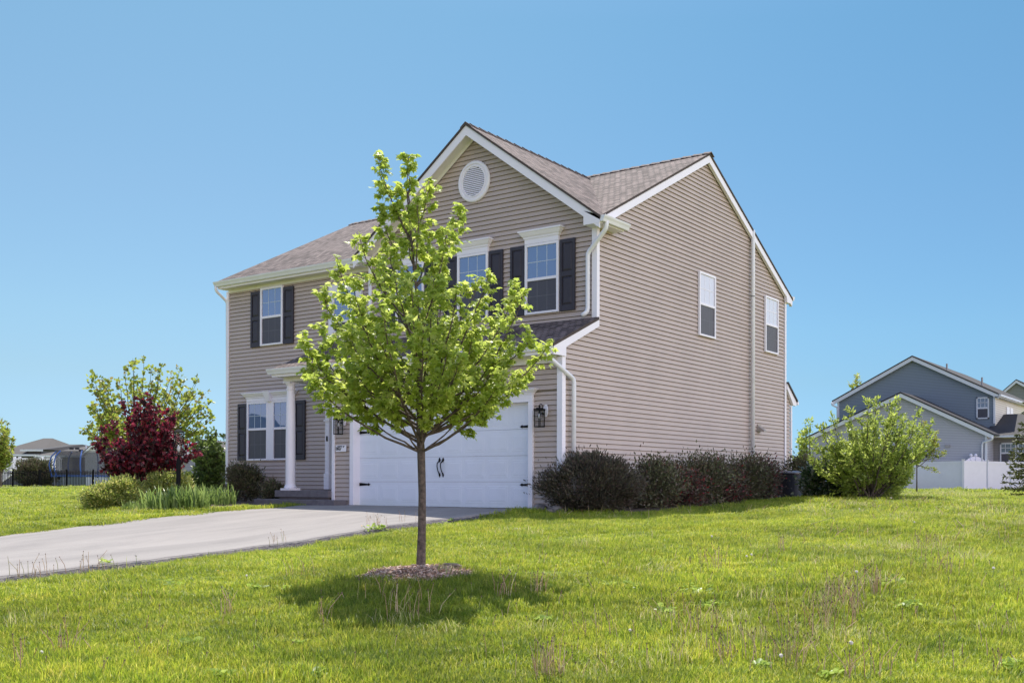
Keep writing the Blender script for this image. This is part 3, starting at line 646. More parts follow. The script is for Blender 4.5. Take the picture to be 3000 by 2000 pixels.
mb = MB(); mb.prism(rsq(.36,.36,.0), rsq(.36,.36,.05)); mb.build('base', mat('ac_base', (.3,.3,.3), .6), AC)
mb = MB(); mb.box(-.13,.13,-.06,.06,0,.42); mb.box(-.12,.12,-.068,-.06,.03,.39); mb.tube([(0,0,-.35),(0,0,0)], .025, 8)
mo = mb.build('utility_box', mat('grey_metal', (.27,.27,.29), .5), None, bevel=.004); mo.location = (.12, 7.45, .45); mo.rotation_euler = (0,0,math.pi/2); tag(mo, 'small grey utility box on the side wall beside the air conditioner', 'utility box')
ROCK = mat('field_stone', (.22,.20,.19), .9, var=.4, scale=8, bump=.6, bscale=20)
for i, (u, D, r, lab) in enumerate(((1582, 19.6, .15, 'rounded grey rock at the foot of the garage corner'), (1640, 19.3, .19, 'larger rounded rock half under the juniper shrub'), (1610, 19.2, .10, 'smallest rock between the two bigger rocks by the garage corner'))):
    bm = bmesh.new(); bmesh.ops.create_icosphere(bm, subdivisions=3, radius=r)
    for v in bm.verts:
        q = noise.noise(v.co*5+Vector((i*7,0,0)))*.25; v.co *= (1+q); v.co.z *= .62
    me_ = bpy.data.meshes.new('rock'); bm.to_mesh(me_); bm.free(); me_.materials.append(ROCK); me_.polygons.foreach_set('use_smooth', [True]*len(me_.polygons))
    o = bpy.data.objects.new('rock', me_); COL.objects.link(o); p = Vector(CAM+D*FW+D*((u-CPX)/CF)*RT); o.location = (p.x, p.y, gz(p.x, p.y)+r*.3); tag(o, lab, 'rock', 'rocks at the garage corner')

#PART2
# ------------------------------------------------------------------ foliage tools
rng = np.random.default_rng(11)
MAPLE = (np.array([(0,.38,-.06),(0,0,0),(.2,.04,0),(.5,.08,-.05),(.37,.3,0),(.58,.58,-.08),(.26,.52,0),(.17,.72,0),(0,1,-.12),(-.17,.72,0),(-.26,.52,0),(-.58,.58,-.08),(-.37,.3,0),(-.5,.08,-.05),(-.2,.04,0)], float), [(0,i,i+1) for i in range(1,14)]+[(0,14,1)])
OVAL = (np.array([(0,0,0),(.25,.35,.06),(0,1,-.08),(-.25,.35,.06),(0,.45,-.03)], float), [(0,1,4),(1,2,4),(2,3,4),(3,0,4)])
BROAD = (np.array([(0,0,0),(.38,.3,.05),(.30,.7,.04),(0,1,-.1),(-.30,.7,.04),(-.38,.3,.05)], float), [(0,1,2,3),(0,3,4,5)])
NEED = (np.array([(-.15,0,0),(.15,0,0),(.14,.6,.02),(0,1,0),(-.14,.6,.02)], float), [(0,1,2,3,4)])
def leaves(name, P, D, tmpl, size, m, parent, nrm=None, jit=.5):
    """one leaf per row of P, growing along D"""
    P = np.asarray(P, float); D = np.asarray(D, float); n = len(P); T, F = tmpl
    D = D + rng.normal(0, jit, D.shape); D /= np.linalg.norm(D, axis=1)[:,None]+1e-9
    Nn = rng.normal(0, 1, D.shape) if nrm is None else np.asarray(nrm)+rng.normal(0, .45, D.shape)
    X = np.cross(D, Nn); X /= np.linalg.norm(X, axis=1)[:,None]+1e-9; Z = np.cross(X, D)
    s = np.asarray(size)*rng.uniform(.7, 1.2, n) if not np.isscalar(size) else size*rng.uniform(.65, 1.2, n)
    V = P[:,None,:] + s[:,None,None]*(T[None,:,0,None]*X[:,None,:]+T[None,:,1,None]*D[:,None,:]+T[None,:,2,None]*Z[:,None,:])
    k = len(T); co = V.reshape(-1, 3)
    li = np.concatenate([np.array([q for f in F for q in f])[None,:]+np.arange(n)[:,None]*k]).ravel()
    ls = [len(f) for f in F]; starts = np.cumsum([0]+ls[:-1]); tot = sum(ls)
    st = (starts[None,:]+np.arange(n)[:,None]*tot).ravel()
    me = bpy.data.meshes.new(name); me.vertices.add(len(co)); me.vertices.foreach_set('co', co.ravel())
    me.loops.add(len(li)); me.loops.foreach_set('vertex_index', li.astype(np.int32)); me.polygons.add(len(st)); me.polygons.foreach_set('loop_start', st.astype(np.int32))
    me.update(calc_edges=True); me.validate(); me.materials.append(m)
    o = bpy.data.objects.new(name, me); COL.objects.link(o)
    if parent: o.parent = parent; 
    return o
def bez(a, b, c, d, t): return a*(1-t)**3+b*3*t*(1-t)**2+c*3*t*t*(1-t)+d*t**3
V3 = Vector

# ---- the young maple in front
TB = V3((3.95,-7.84,-.44))
def tl(u, v, dep):                                           # point of the crown plane through the trunk, moved in depth
    p = at(10.7, u, v); return p + V3(FW)*dep - TB
MT = empty('maple_tree', TB, label='young green maple with slim trunk on the lawn in front of the garage', cat='tree')
LG = leafmat('maple_leaf', [(.27,.37,.05),(.34,.44,.07),(.42,.51,.11),(.25,.35,.05),(.50,.56,.17),(.34,.43,.07)], .62, .38)
tm = MB()
lead = [(1233,1672),(1236,1560),(1237,1450),(1234,1330),(1230,1260),(1229,1150),(1228,1000),(1220,850),(1205,700),(1192,560),(1195,460)]
LP = [tl(u, v, 0) for u, v in lead]; LP[0].z = -.04
LR = [.056,.044,.041,.043,.040,.027,.021,.016,.011,.007,.003]
tm.tube([LP[0]+V3((0,0,.0))]+[LP[0]+V3((0,0,.10))]+LP[1:], [.075,.052]+LR[1:], 12)
def lead_at(z):
    for a, b in zip(LP[:-1], LP[1:]):
        if a.z <= z <= b.z: t = (z-a.z)/(b.z-a.z+1e-9); return a.lerp(b, t)
    return LP[-1].copy()
tips = [(1012,1190,.15),(925,1075,-.2),(893,1000,-.1),(912,945,.3),(960,860,-.2),(1000,930,.6),(960,1120,-.5),(1045,690,.1),(1030,800,-.5),(1085,745,.35),(1108,450,0),(1150,540,.1),(1197,455,0),
        (1262,535,-.05),(1245,660,.3),(1345,600,.1),(1325,690,-.3),(1385,800,.4),(1440,815,-.25),(1505,820,.3),(1535,865,-.1),(1602,1008,.1),(1565,1000,-.3),(1535,1090,.35),(1490,1120,-.5),(1425,1205,.2),
        (1390,1080,-.9),(1300,990,-1.05),(1195,950,-1.1),(1090,1010,-1.0),(1250,1090,1.1),(1350,950,1.0),(1150,900,1.1),(1050,1020,.9),(1460,990,.7),(985,1010,.7),(1430,900,.8),(1170,1190,-.6),(1300,1190,-.55),
        (1120,1150,.5),(1340,1160,.6),(1255,850,-.8),(1255,790,.8),(1175,760,-.5),(1145,770,.6),(1305,850,-.6),(1090,860,-.8),(1370,880,-.7),(1470,1060,-.2),(930,1010,.1),(1060,920,0),(1400,960,0),(1120,620,-.15),(1175,620,.2),(1240,600,-.25),(1310,1080,.2),(1160,1060,.1),(1290,740,.1),(1110,900,.2),(1300,920,.4),(1390,1000,.5),(1210,870,.5),(1060,1090,-.3),(1150,980,-.7),(1250,960,.7),(1340,1040,-.6),(1440,1130,.4),(1020,870,.1)]
LPs, LDs = [], []
random.seed(5)
zf = LP[3].z+.02
for u, v, dep in tips:
    e = tl(u, v, dep); 
    r = math.hypot(e.x-LP[5].x, e.y-LP[5].y); zs_ = max(zf+U(0,.5)*(v < 1100), e.z-r*.95-U(.25,.6)); zs_ = min(zs_, e.z-.15, 3.9)
    zs_ = max(zs_, zf)
    a = lead_at(zs_); h = e-a
    if v > 1170: b, c = a+h*.3+V3((0,0,-.03)), a+h*.7+V3((0,0,-.0))
    else: b = a+V3((h.x*.45,h.y*.45,h.z*.22)); c = a+V3((h.x*.85,h.y*.85,h.z*.62))
    npt = 9; pts = [bez(a,b,c,e,k/(npt-1))+V3((U(-1,1),U(-1,1),U(-1,1)))*.012 for k in range(npt)]; Lb = h.length
    r0 = min(.014, .005+.006*Lb); tm.tube(pts, [r0*(1-.85*k/(npt-1))+.0012 for k in range(npt)], 6, cap=False)
    nt_ = int(8+Lb*16); 
    for k in range(nt_):
        t = (.26 if v < 1100 else .5)+(.74 if v < 1100 else .5)*(k+R())/nt_; p = bez(a,b,c,e,t); tg = (bez(a,b,c,e,min(1,t+.03))-bez(a,b,c,e,t-.03)).normalized()
        sd_ = tg.cross(V3((U(-1,1),U(-1,1),U(-1,1)))).normalized(); q = (tg*.55+sd_*.8+V3((0,0,.25))).normalized(); ln = U(.08,.23)*(1.25-.7*t)*min(1.3, .5+Lb*.6)
        tw = [p, p+q*ln*.5+V3((0,0,.01)), p+q*ln+V3((0,0,-.01))]; tm.tube(tw, [.0028,.002,.0012], 4, cap=False)
        for j in range(random.choice((6,7,8,9,10))):
            w_ = U(.25,1.05); lp = tw[0].lerp(tw[2], w_)+V3((U(-1,1),U(-1,1),U(-1,1)))*.02
            od = (q+V3((U(-1,1),U(-1,1),U(-1,1)))*.8); od.z = od.z*.4-.45-.3*R(); LPs.append(lp); LDs.append(od.normalized())
    for j in range(7):
        lp = e+V3((U(-1,1),U(-1,1),U(-1,1)))*.035-h.normalized()*R()*.08; LPs.append(lp); LDs.append(V3((U(-1,1),U(-1,1),U(-.9,.5))).normalized())
tm.build('trunk', BARK, MT, smooth=True, raw=True)
leaves('crown', LPs, LDs, MAPLE, .066, LG, MT, nrm=[(0,0,1)]*len(LPs), jit=.35)
print('maple leaves', len(LPs))

# ---- mulch ring under it
MUL = leafmat('bark_mulch', [(.42,.27,.20),(.58,.42,.33),(.25,.15,.11),(.68,.55,.46),(.48,.33,.25)], .02, .8)
mc = ground_px(1212, 1684); P_, D_2 = [], []
mb = MB()
for k, (r, h) in enumerate(((.54,-.03),(.45,.015),(.3,.04),(.05,.06))):
    for j in range(32): t = 2*math.pi*j/32; rr = r*(1+.07*math.sin(3*t)+.05*math.sin(7*t)); x, y = mc.x+rr*math.cos(t), mc.y+rr*math.sin(t); mb.v.append((x,y,gz(x,y)+h))
for k in range(3):
    for j in range(32): mb.f.append((k*32+j,k*32+(j+1) % 32,(k+1)*32+(j+1) % 32,(k+1)*32+j))
mb.f.append(tuple(96+j for j in range(32))); tag(mb.build('mulch_bed', SOIL, raw=True, smooth=True), kind='structure')
for k in range(9000):
    t = U(0, 2*math.pi); rr = .55*math.sqrt(R())*(1+.10*math.sin(3*t)+.08*math.sin(8*t)); x, y = mc.x+rr*math.cos(t), mc.y+rr*math.sin(t); P_.append((x, y, gz(x,y)+max(.0, .066-rr*.10)+U(0,.015))); D_2.append((math.cos(t*7+k), math.sin(t*7+k), U(-.1,.25)))
CHIP = (np.array([(-.16,0,0),(.16,0,0),(.13,1,.03),(-.13,1,.0)], float), [(0,1,2,3)])
tag(leaves('mulch', P_, D_2, CHIP, .045, MUL, None, nrm=[(0,0,1)]*len(P_), jit=.25), kind='stuff')
mb = MB()
for k, (du, dv, L_, an) in enumerate(((1300,1668,.30,-.35),(1205,1672,.22,.1))):
    p = ground_px(du, dv)+V3((0,0,.06)); d = V3((math.cos(CYAW+an), math.sin(CYAW+an), -.12)); mb = MB(); mb.tube([p, p+d*L_*.5+V3((0,0,.015)), p+d*L_], [.014,.018,.008], 6)
    tag(mb.build('bark_strip', mat('bark_piece', (.32,.24,.19), .9), smooth=True), ('long bark strip lying on the mulch right of the maple trunk', 'short pale bark strip lying across the foot of the maple trunk')[k], 'bark strip')

# ---- generic shrubs and trees
def cloud(c, rad, n, clumps=40, sp=.22, fill=.35, flat=0.0, seed=1, zmin=-1.0):
    """leaf positions gathered in clumps through an ellipsoid"""
    g = np.random.default_rng(seed); u = g.normal(0, 1, (clumps*3, 3)); u /= np.linalg.norm(u, axis=1)[:,None]; r = g.uniform(fill, 1, (clumps*3, 1))**.6
    cc = u*r*(1+.12*g.normal(0, 1, (clumps*3, 1))); cc = cc[cc[:,2] > zmin][:clumps]
    k = g.integers(0, len(cc), n); w = g.normal(0, 1, (n, 3))*sp*g.uniform(.6, 1.3, (n, 1)); w[:,2] *= (1-flat)
    q = cc[k]+w; q = q[q[:,2] > zmin-.05]; cc_ = np.array(c)+cc*np.array(rad); P = np.array(c)+q*np.array(rad); return P, q, cc_
def shrub(name, base, rad, n, size, m, label, cat, group=None, clumps=40, tmpl=OVAL, up=.5, sp=.2, fill=.4, stems=10, seed=1, lift=1.0, bark=BARKD, jit=.5, zmin=-.95, trunk=None, flat=0):
    """shrub or small tree: stems from the ground and one leafy crown"""
    root = empty(name, base, label=label, cat=cat, group=group); c = (0, 0, rad[2]*lift)
    P, q, cc = cloud(c, rad, n, clumps, sp, fill, flat, seed, zmin)
    D = q+np.array([0, 0, up]); random.seed(seed); mb = MB()
    if trunk:
        top = V3((U(-.05,.05), U(-.05,.05), trunk[1])); mb.tube([(0,0,-.1),(0.01,0,trunk[1]*.5),tuple(top)], [trunk[0]*1.15,trunk[0],trunk[0]*.85], 8); a0 = top
    for k in range(min(stems, len(cc))):
        e = V3(cc[k]); a = a0 if trunk else V3((U(-.12,.12)*rad[0], U(-.12,.12)*rad[1], -.05)); h = e-a
        pts = [bez(a, a+V3((h.x*.2,h.y*.2,h.z*.4)), a+V3((h.x*.7,h.y*.7,h.z*.7)), e, t/6) for t in range(7)]; r0 = (trunk[0]*.55 if trunk else .018)*(.6+.5*R())*max(.5, min(1.6, rad[2]))
        mb.tube(pts, [r0*(1-.8*t/6) for t in range(7)], 5, cap=False)
    mb.build('trunk' if trunk else 'stems', bark, root, smooth=True, raw=True)
    leaves('crown' if trunk else 'foliage', P, D, tmpl, size, m, root, jit=jit); return root
def gp(D, u):                                   # ground point at a distance and image column
    p = CAM + D*FW + D*((u-CPX)/CF)*RT; return V3((p[0], p[1], gz(p[0], p[1])))
DG = leafmat('dark_shrub_leaf', [(.085,.10,.04),(.13,.145,.06),(.07,.058,.042),(.19,.19,.10),(.12,.08,.06)], .2, .5)
JG = leafmat('juniper_leaf', [(.075,.074,.045),(.105,.098,.060),(.058,.046,.038),(.10,.070,.055)], .15, .6)
RG = leafmat('barberry_leaf', [(.12,.055,.05),(.09,.085,.045),(.14,.12,.07),(.08,.062,.04),(.13,.07,.06),(.09,.07,.05),(.11,.10,.055),(.06,.055,.04),(.09,.07,.05),(.26,.015,.02)], .2, .5)
MG = leafmat('mid_green_leaf', [(.08,.13,.035),(.12,.18,.045),(.16,.23,.06),(.07,.11,.03)], .42, .35)
BG = leafmat('bright_green_leaf', [(.22,.30,.055),(.30,.39,.07),(.38,.46,.11),(.18,.26,.045)], .58, .35)
OG = leafmat('olive_leaf', [(.25,.32,.045),(.32,.38,.06),(.20,.28,.035),(.26,.23,.07)], .55, .4)
YG_ = leafmat('gold_shrub_leaf', [(.46,.46,.10),(.34,.38,.08),(.16,.24,.05),(.62,.58,.24),(.10,.17,.035),(.22,.30,.05)], .4, .45)
PR = leafmat('purple_maple_leaf', [(.20,.026,.042),(.28,.034,.054),(.15,.022,.036),(.34,.036,.052),(.035,.012,.016),(.028,.009,.012),(.05,.012,.016),(.028,.009,.012),(.045,.012,.016),(.34,.010,.016),(.07,.018,.026),(.10,.022,.034)], .38, .32)
SG = leafmat('spruce_needle', [(.06,.075,.02),(.09,.11,.025),(.14,.15,.035)], .15, .5)
# foundation shrubs on the side wall
HG = 'shrubs along the side wall'
shrub('juniper_shrub', gp(19.6,1722), (.90,.80,.53), 42000, .062, JG, 'big rounded dark juniper shrub at the front corner of the side wall', 'shrub', HG, clumps=170, tmpl=NEED, up=.9, sp=.14, fill=.72, stems=16, seed=3, lift=.90, jit=.45, zmin=-.9)
def hedge(nm, D, u, r, n, m, lab, seed): shrub(nm, gp(D, u), r, n, .072, m, lab, 'shrub', HG, clumps=60, sp=.25, fill=.35, stems=18, seed=seed, lift=.95, jit=.7)
hedge('evergreen_shrub', 20.9, 1905, (.62,.6,.50), 9500, DG, 'dark loose shrub touching the right side of the big juniper', 4)
hedge('barberry_shrub', 21.8, 1978, (.60,.6,.44), 9000, RG, 'first reddish shrub from the juniper in the side wall row', 5)
hedge('evergreen_shrub', 22.7, 2048, (.66,.6,.53), 10000, DG, 'green-brown shrub in the middle of the side wall row', 6)
hedge('barberry_shrub', 23.5, 2118, (.62,.6,.50), 9500, RG, 'second reddish shrub from the juniper, in the middle of the side wall row', 7)
hedge('evergreen_shrub', 24.4, 2182, (.66,.6,.57), 10000, DG, 'tall green-brown shrub in front of the tall rear downspout', 10)
hedge('barberry_shrub', 25.0, 2222, (.52,.5,.50), 7500, RG, 'red-leaved shrub partly covering the air conditioner', 11)
sh = MB()
for (D, u, h, ln) in ((20.7,1846,1.35,.25),(23.2,2008,1.35,.2),(25,2236,1.3,.2)): pass
shrub('evergreen_shrub', gp(27.8,2350), (.50,.5,.58), 8000, .07, DG, 'dark shrub between the air conditioner and the flowering shrub', 'shrub', 'shrubs behind the house corner', clumps=50, sp=.2, fill=.4, stems=10, seed=8, lift=.95)
FLW = leafmat('rhododendron_leaf', [(.04,.08,.025),(.07,.11,.04),(.30,.30,.24),(.05,.10,.03),(.12,.15,.08)], .25, .25)
shrub('rhododendron_shrub', gp(24.2,2440), (.66,.5,.42), 7500, .09, FLW, 'low shiny-leaved flowering shrub left of the many-stemmed tree', 'shrub', clumps=60, sp=.16, fill=.5, stems=12, seed=9, lift=.95, tmpl=BROAD)
# many-stemmed small tree at the right
def multistem(name, base, tipsuv, D, m, label, size, seed, n_tw=16, r0=.03, tmpl=OVAL, grp=None, start=.42, cat='tree', lpt=7, tw=(.1,.3), single=None, bark=BARKD):
    root = empty(name, base, label=label, cat=cat, group=grp); random.seed(seed); mb = MB(); P, Q = [], []
    for u, v, dep in tipsuv:
        e = at(D, u, v)+V3(FW)*dep-base; a = V3((U(-.12,.12), U(-.12,.12), -.08)) if single is None else V3((0,0,single*U(.9,1.25)))
        h = e-a; b = a+V3((h.x*.35+U(-.1,.1),h.y*.35,h.z*.25)); c = a+V3((h.x*.8,h.y*.8,h.z*.62)); Lb = h.length
        pts = [bez(a,b,c,e,t/8)+V3((U(-1,1),U(-1,1),0))*.02 for t in range(9)]; mb.tube(pts, [r0*(1-.88*t/8) for t in range(9)], 6, cap=False)
        for k in range(n_tw):
            t = start+(1-start)*(k+R())/n_tw; p = bez(a,b,c,e,t); tg = (bez(a,b,c,e,min(1,t+.05))-p).normalized() if t < .95 else h.normalized()
            q = (tg*.7+V3((U(-1,1),U(-1,1),U(-.5,1)))).normalized(); ln = U(*tw)*(1.35-.7*t); mb.tube([p, p+q*ln], [.005,.002], 4, cap=False)
            for j in range(lpt): P.append(p+q*ln*U(.1,1.1)+V3((U(-1,1),U(-1,1),U(-1,1)))*size*.5); Q.append(q*.7+V3((U(-1,1),U(-1,1),U(-1,.7)))*.6)
        for j in range(6): P.append(e+V3((U(-1,1),U(-1,1),U(-1,1)))*size*.7); Q.append(V3((U(-1,1),U(-1,1),U(-.3,1))))
    if single is not None: mb.tube([(0,0,-.1),(0,0,single*.5),(0,0,single*1.25)], [r0*1.7,r0*1.3,r0*1.1], 8)
    mb.build('trunk', bark, root, smooth=True, raw=True); leaves('crown', P, Q, tmpl, size, m, root, jit=.25); return root
g2 = np.random.default_rng(4)
def fan(u0, u1, vtop, vbot, n, dep, seed, shape=None):
    g = np.random.default_rng(seed); out = []
    for k in range(n):
        s = g.uniform(-1, 1); d = g.uniform(-1, 1); uu = (u0+u1)/2+s*(u1-u0)/2; lim = math.sqrt(max(.02, 1-s*s*.85)); t = g.uniform(0, 1)**1.4
        out.append((uu, vbot+(vtop-vbot)*lim*(1-t*.8), d*dep*lim))
    return out
multistem('small_tree', gp(23,2545), [(2545,1172,0),(2495,1195,.2),(2565,1178,-.1),(2612,1180,.1),(2636,1180,0),(2696,1200,.1),(2605,1220,-.4),(2440,1230,0),(2408,1250,.1),(2400,1310,.1),(2385,1350,.1),(2430,1300,-.3),(2700,1260,.1),(2720,1250,-.2),(2690,1320,.3),(2670,1380,.2),(2650,1400,-.2),(2450,1390,.2),(2480,1410,-.3),(2640,1430,.3)]+fan(2435,2700,1215,1390,40,1.1,2),
          23, BG, 'bushy many-stemmed light green small tree before the grey neighbour house', .088, 21, n_tw=20, r0=.024, lpt=15, tw=(.1,.36), start=.30)
multistem('sapling', gp(33,2686), fan(2655,2760,1235,1380,16,.5,5)+[(2700,1240,0),(2655,1262,0),(2745,1300,0),(2765,1330,0),(2735,1380,0)], 33, OG, 'slim yellowish sapling with bare lower stem right of the bushy tree', .085, 22, n_tw=8, r0=.016, lpt=8, single=1.0, start=.45)
multistem('shrub', gp(31,2368), fan(2328,2392,1232,1400,14,.4,8), 31, BG, 'leafy green shrub just behind the rear corner of the house', .11, 23, n_tw=14, lpt=12, grp=None, start=.2, cat='shrub')
multistem('broadleaf_tree', gp(84,2520), fan(2484,2545,1098,1230,10,1.5,9), 84, OG, 'tree top showing above the roof of the grey neighbour house', .32, 24, n_tw=14, lpt=9, r0=.1, single=3.0)
# spruce at the right edge
sp0 = gp(29, 3052); root = empty('spruce_tree', sp0, label='dark spruce with drooping boughs cut off by the right edge', cat='tree'); mb = MB(); mb.tube([(0,0,-.1),(0,0,2),(0,0,3.9)], [.07,.045,.01], 8); P, Q = [], []; random.seed(31)
zz = .15
while zz < 3.8:
    rr = 1.18*(1-zz/4.0)+.08
    for k in range(7):
        t = U(0, 6.28); e = V3((math.cos(t)*rr, math.sin(t)*rr, zz-.10*rr+.12*U(0,1))); a = V3((0,0,zz)); mb.tube([a, a.lerp(e,.5)+V3((0,0,-.05)), e], [.012,.008,.003], 4, cap=False)
        for j in range(int(60*rr)+8):
            w_ = U(.15,1.0); p = a.lerp(e, w_)+V3((0,0,-.05*math.sin(w_*3.1))); sdv = V3((-math.sin(t), math.cos(t), 0))*U(-1,1)*.2*(1.1-w_)*rr; P.append(p+sdv+V3((0,0,U(-.03,.02)))); Q.append(V3((math.cos(t), math.sin(t), U(-.3,.5)))*.6+sdv*3)
    zz += .17
mb.build('trunk', BARKD, root, raw=True, smooth=True); leaves('crown', P, Q, NEED, .11, SG, root, jit=.4)

# ---- left garden
multistem('broadleaf_tree', gp(32,400), fan(268,612,1070,1330,60,1.7,12)+[(422,1048,0),(365,1085,0),(455,1090,.3),(480,1075,-.2),(520,1080,.2),(540,1110,0),(300,1130,0),(265,1185,0),(255,1245,.2),(262,1265,0),(575,1150,0),(605,1205,.2),(622,1225,0),(600,1250,-.3),(585,1270,.2),(290,1290,0),(330,1110,.4)], 32, OG,
          'olive green tree with spiky shoots behind the purple-leaved tree', .12, 41, n_tw=11, r0=.03, lpt=6, tw=(.12,.42), single=1.1, start=.35, tmpl=BROAD)
multistem('purple_maple', gp(23.2,404), fan(325,520,1185,1400,48,.85,13)+[(425,1158,0),(385,1165,.2),(450,1172,-.2),(365,1185,0),(330,1235,.1),(300,1255,0),(285,1295,0),(305,1320,-.2),(318,1350,.1),(330,1380,0),(500,1245,0),(540,1300,.1),(575,1322,0),(560,1330,-.2),(510,1380,.2),(470,1390,0),(420,1200,.4),(345,1375,-.3)], 23.2, PR,
          'dark purple-leaved small maple behind the golden shrubs', .085, 42, n_tw=13, r0=.02, lpt=9, tw=(.1,.3), start=.25, tmpl=MAPLE, single=.45)
multistem('leafy_shrub', gp(28.4,618), fan(560,662,1275,1430,40,.6,14)+[(628,1258,0),(615,1290,.1),(655,1275,0),(600,1300,0)], 28.4, MG, 'tall leafy green shrub at the far left corner of the house', .10, 43, n_tw=14, r0=.016, lpt=10, start=.12, cat='shrub', tmpl=BROAD)
GGL = 'golden shrubs around the purple-leaved tree'
shrub('golden_shrub', gp(21.6,300), (.36,.34,.27), 8000, .055, YG_, 'small golden-green shrub at the left end of the flower bed', 'shrub', GGL, clumps=80, sp=.16, fill=.7, seed=51, lift=.9)
shrub('golden_shrub', gp(22.0,352), (.42,.38,.34), 9000, .055, YG_, 'golden-green shrub in front of the purple tree, right of the smallest one', 'shrub', GGL, clumps=80, sp=.16, fill=.7, seed=52, lift=.9)
shrub('golden_shrub', gp(23.0,492), (.54,.44,.38), 12000, .055, YG_, 'widest golden shrub, behind the black lamp post', 'shrub', GGL, clumps=100, sp=.15, fill=.7, seed=53, lift=.95)
shrub('evergreen_shrub', gp(26.0,718), (.47,.42,.50), 11000, .065, DG, 'dark shrub under the left ground floor window', 'shrub', 'dark shrubs under the front window', clumps=60, sp=.18, fill=.5, seed=54, lift=.95, tmpl=NEED, up=.8)
shrub('evergreen_shrub', gp(25.2,800), (.26,.26,.27), 5000, .06, DG, 'small dark shrub left of the porch column', 'shrub', 'dark shrubs under the front window', clumps=40, sp=.2, fill=.5, seed=55, lift=.9, tmpl=NEED, up=.8)
IR = leafmat('iris_leaf', [(.11,.18,.04),(.16,.25,.06),(.24,.33,.10),(.07,.12,.035)], .5, .35)
def strap(name, base, n, rx_, ry_, h, w, m, label, group, seed, cat='plant'):
    random.seed(seed); mb = MB(); 
    for k in range(n):
        t, r = U(0, 6.28), math.sqrt(R()); x, y = rx_*r*math.cos(t), ry_*r*math.sin(t); zb = gz(base.x+x*1, base.y+y)-base.z
        an = U(0, 6.28); le = h*U(.55,1.1); bend = U(.05,.55)*le; d = V3((math.cos(an), math.sin(an), 0)); s_ = V3((-d.y, d.x, 0))*w*.5*U(.7,1.2)
        a = V3((x, y, zb-.02)); b_ = a+d*bend*.25+V3((0,0,le*.55)); c = a+d*bend+V3((0,0,le*U(.82,1.0))); i = len(mb.v)
        for p, f in ((a,1),(b_,.95),(a.lerp(b_,.5)+V3((0,0,0)),1),): pass
        mb.v += [tuple(a-s_), tuple(a+s_), tuple(b_-s_), tuple(b_+s_), tuple(b_.lerp(c,.6)-s_*.7+V3((0,0,.02))), tuple(b_.lerp(c,.6)+s_*.7+V3((0,0,.02))), tuple(c)]
        mb.f += [(i,i+1,i+3,i+2),(i+2,i+3,i+5,i+4),(i+4,i+5,i+6)]
    o = mb.build(name, m, None, raw=True); o.location = base; return tag(o, label, cat, group)
IG = 'strap-leaved iris clumps along the bed'
strap('iris_clump', gp(20.8,470), 184, .42, .35, .56, .026, IR, 'iris clump left of the lamp post base', IG, 61)
strap('iris_clump', gp(20.9,560), 208, .45, .38, .58, .026, IR, 'iris clump right of the lamp post base', IG, 62)
strap('iris_clump', gp(22.4,640), 160, .42, .35, .52, .026, IR, 'iris clump nearest the house, beside the dark shrub', IG, 63)
strap('grass_tuft', gp(21.2,398), 220, .33, .28, .26, .012, IR, 'fine-bladed tuft in front of the purple tree trunk', None, 64)
# lamp post
lpz = gp(21.3, 523); LPo = empty('lamp_post', lpz, CYAW+.6, label='black garden lamp post with clear glass lantern in the flower bed', cat='lamp post')
top = at(21.3, 523, 1255).z-lpz.z; hl = .60
mb = MB(); mb.lathe((0,0,-.1), [(.047,0),(.047,top-hl+.02),(.03,top-hl+.06),(.02,top-hl+.12)], 14); mb.build('pole', BLACK, LPo)
mb = MB(); zb = top-hl+.02; a = .085
for x in (-a, a-.012):
    for y in (-a, a-.012): mb.box(x,x+.012,y,y+.012,zb,zb+hl-.10)
mb.box(-a,a,-a,a,zb-.002,zb+.012); mb.box(-a-.005,a+.005,-a-.005,a+.005,zb+hl-.10,zb+hl-.085); mb.prism([(-a,-a,zb+hl-.085),(a,-a,zb+hl-.085),(a,a,zb+hl-.085),(-a,a,zb+hl-.085)], [(-.03,-.03,zb+hl-.03),(.03,-.03,zb+hl-.03),(.03,.03,zb+hl-.03),(-.03,.03,zb+hl-.03)]); mb.build('lantern_frame', BLACK, LPo)
mb = MB()
for s_ in (-1, 1): mb.box(s_*(a-.008)-.002,s_*(a-.008)+.002,-a+.012,a-.012,zb+.012,zb+hl-.1); mb.box(-a+.012,a-.012,s_*(a-.008)-.002,s_*(a-.008)+.002,zb+.012,zb+hl-.1)
mb.build('glass', CLEAR, LPo); mb = MB(); mb.lathe((0,0,zb+.08), [(.015,0),(.03,.04),(.035,.08),(.02,.13),(.005,.15)], 12); mb.build('bulb', BULB, LPo, smooth=True)
mb = MB(); mb.tube([(-.20,0,top-.95),(0,0,top-.95)], .009, 6); mb.build('ladder_bar', BLACK, LPo)

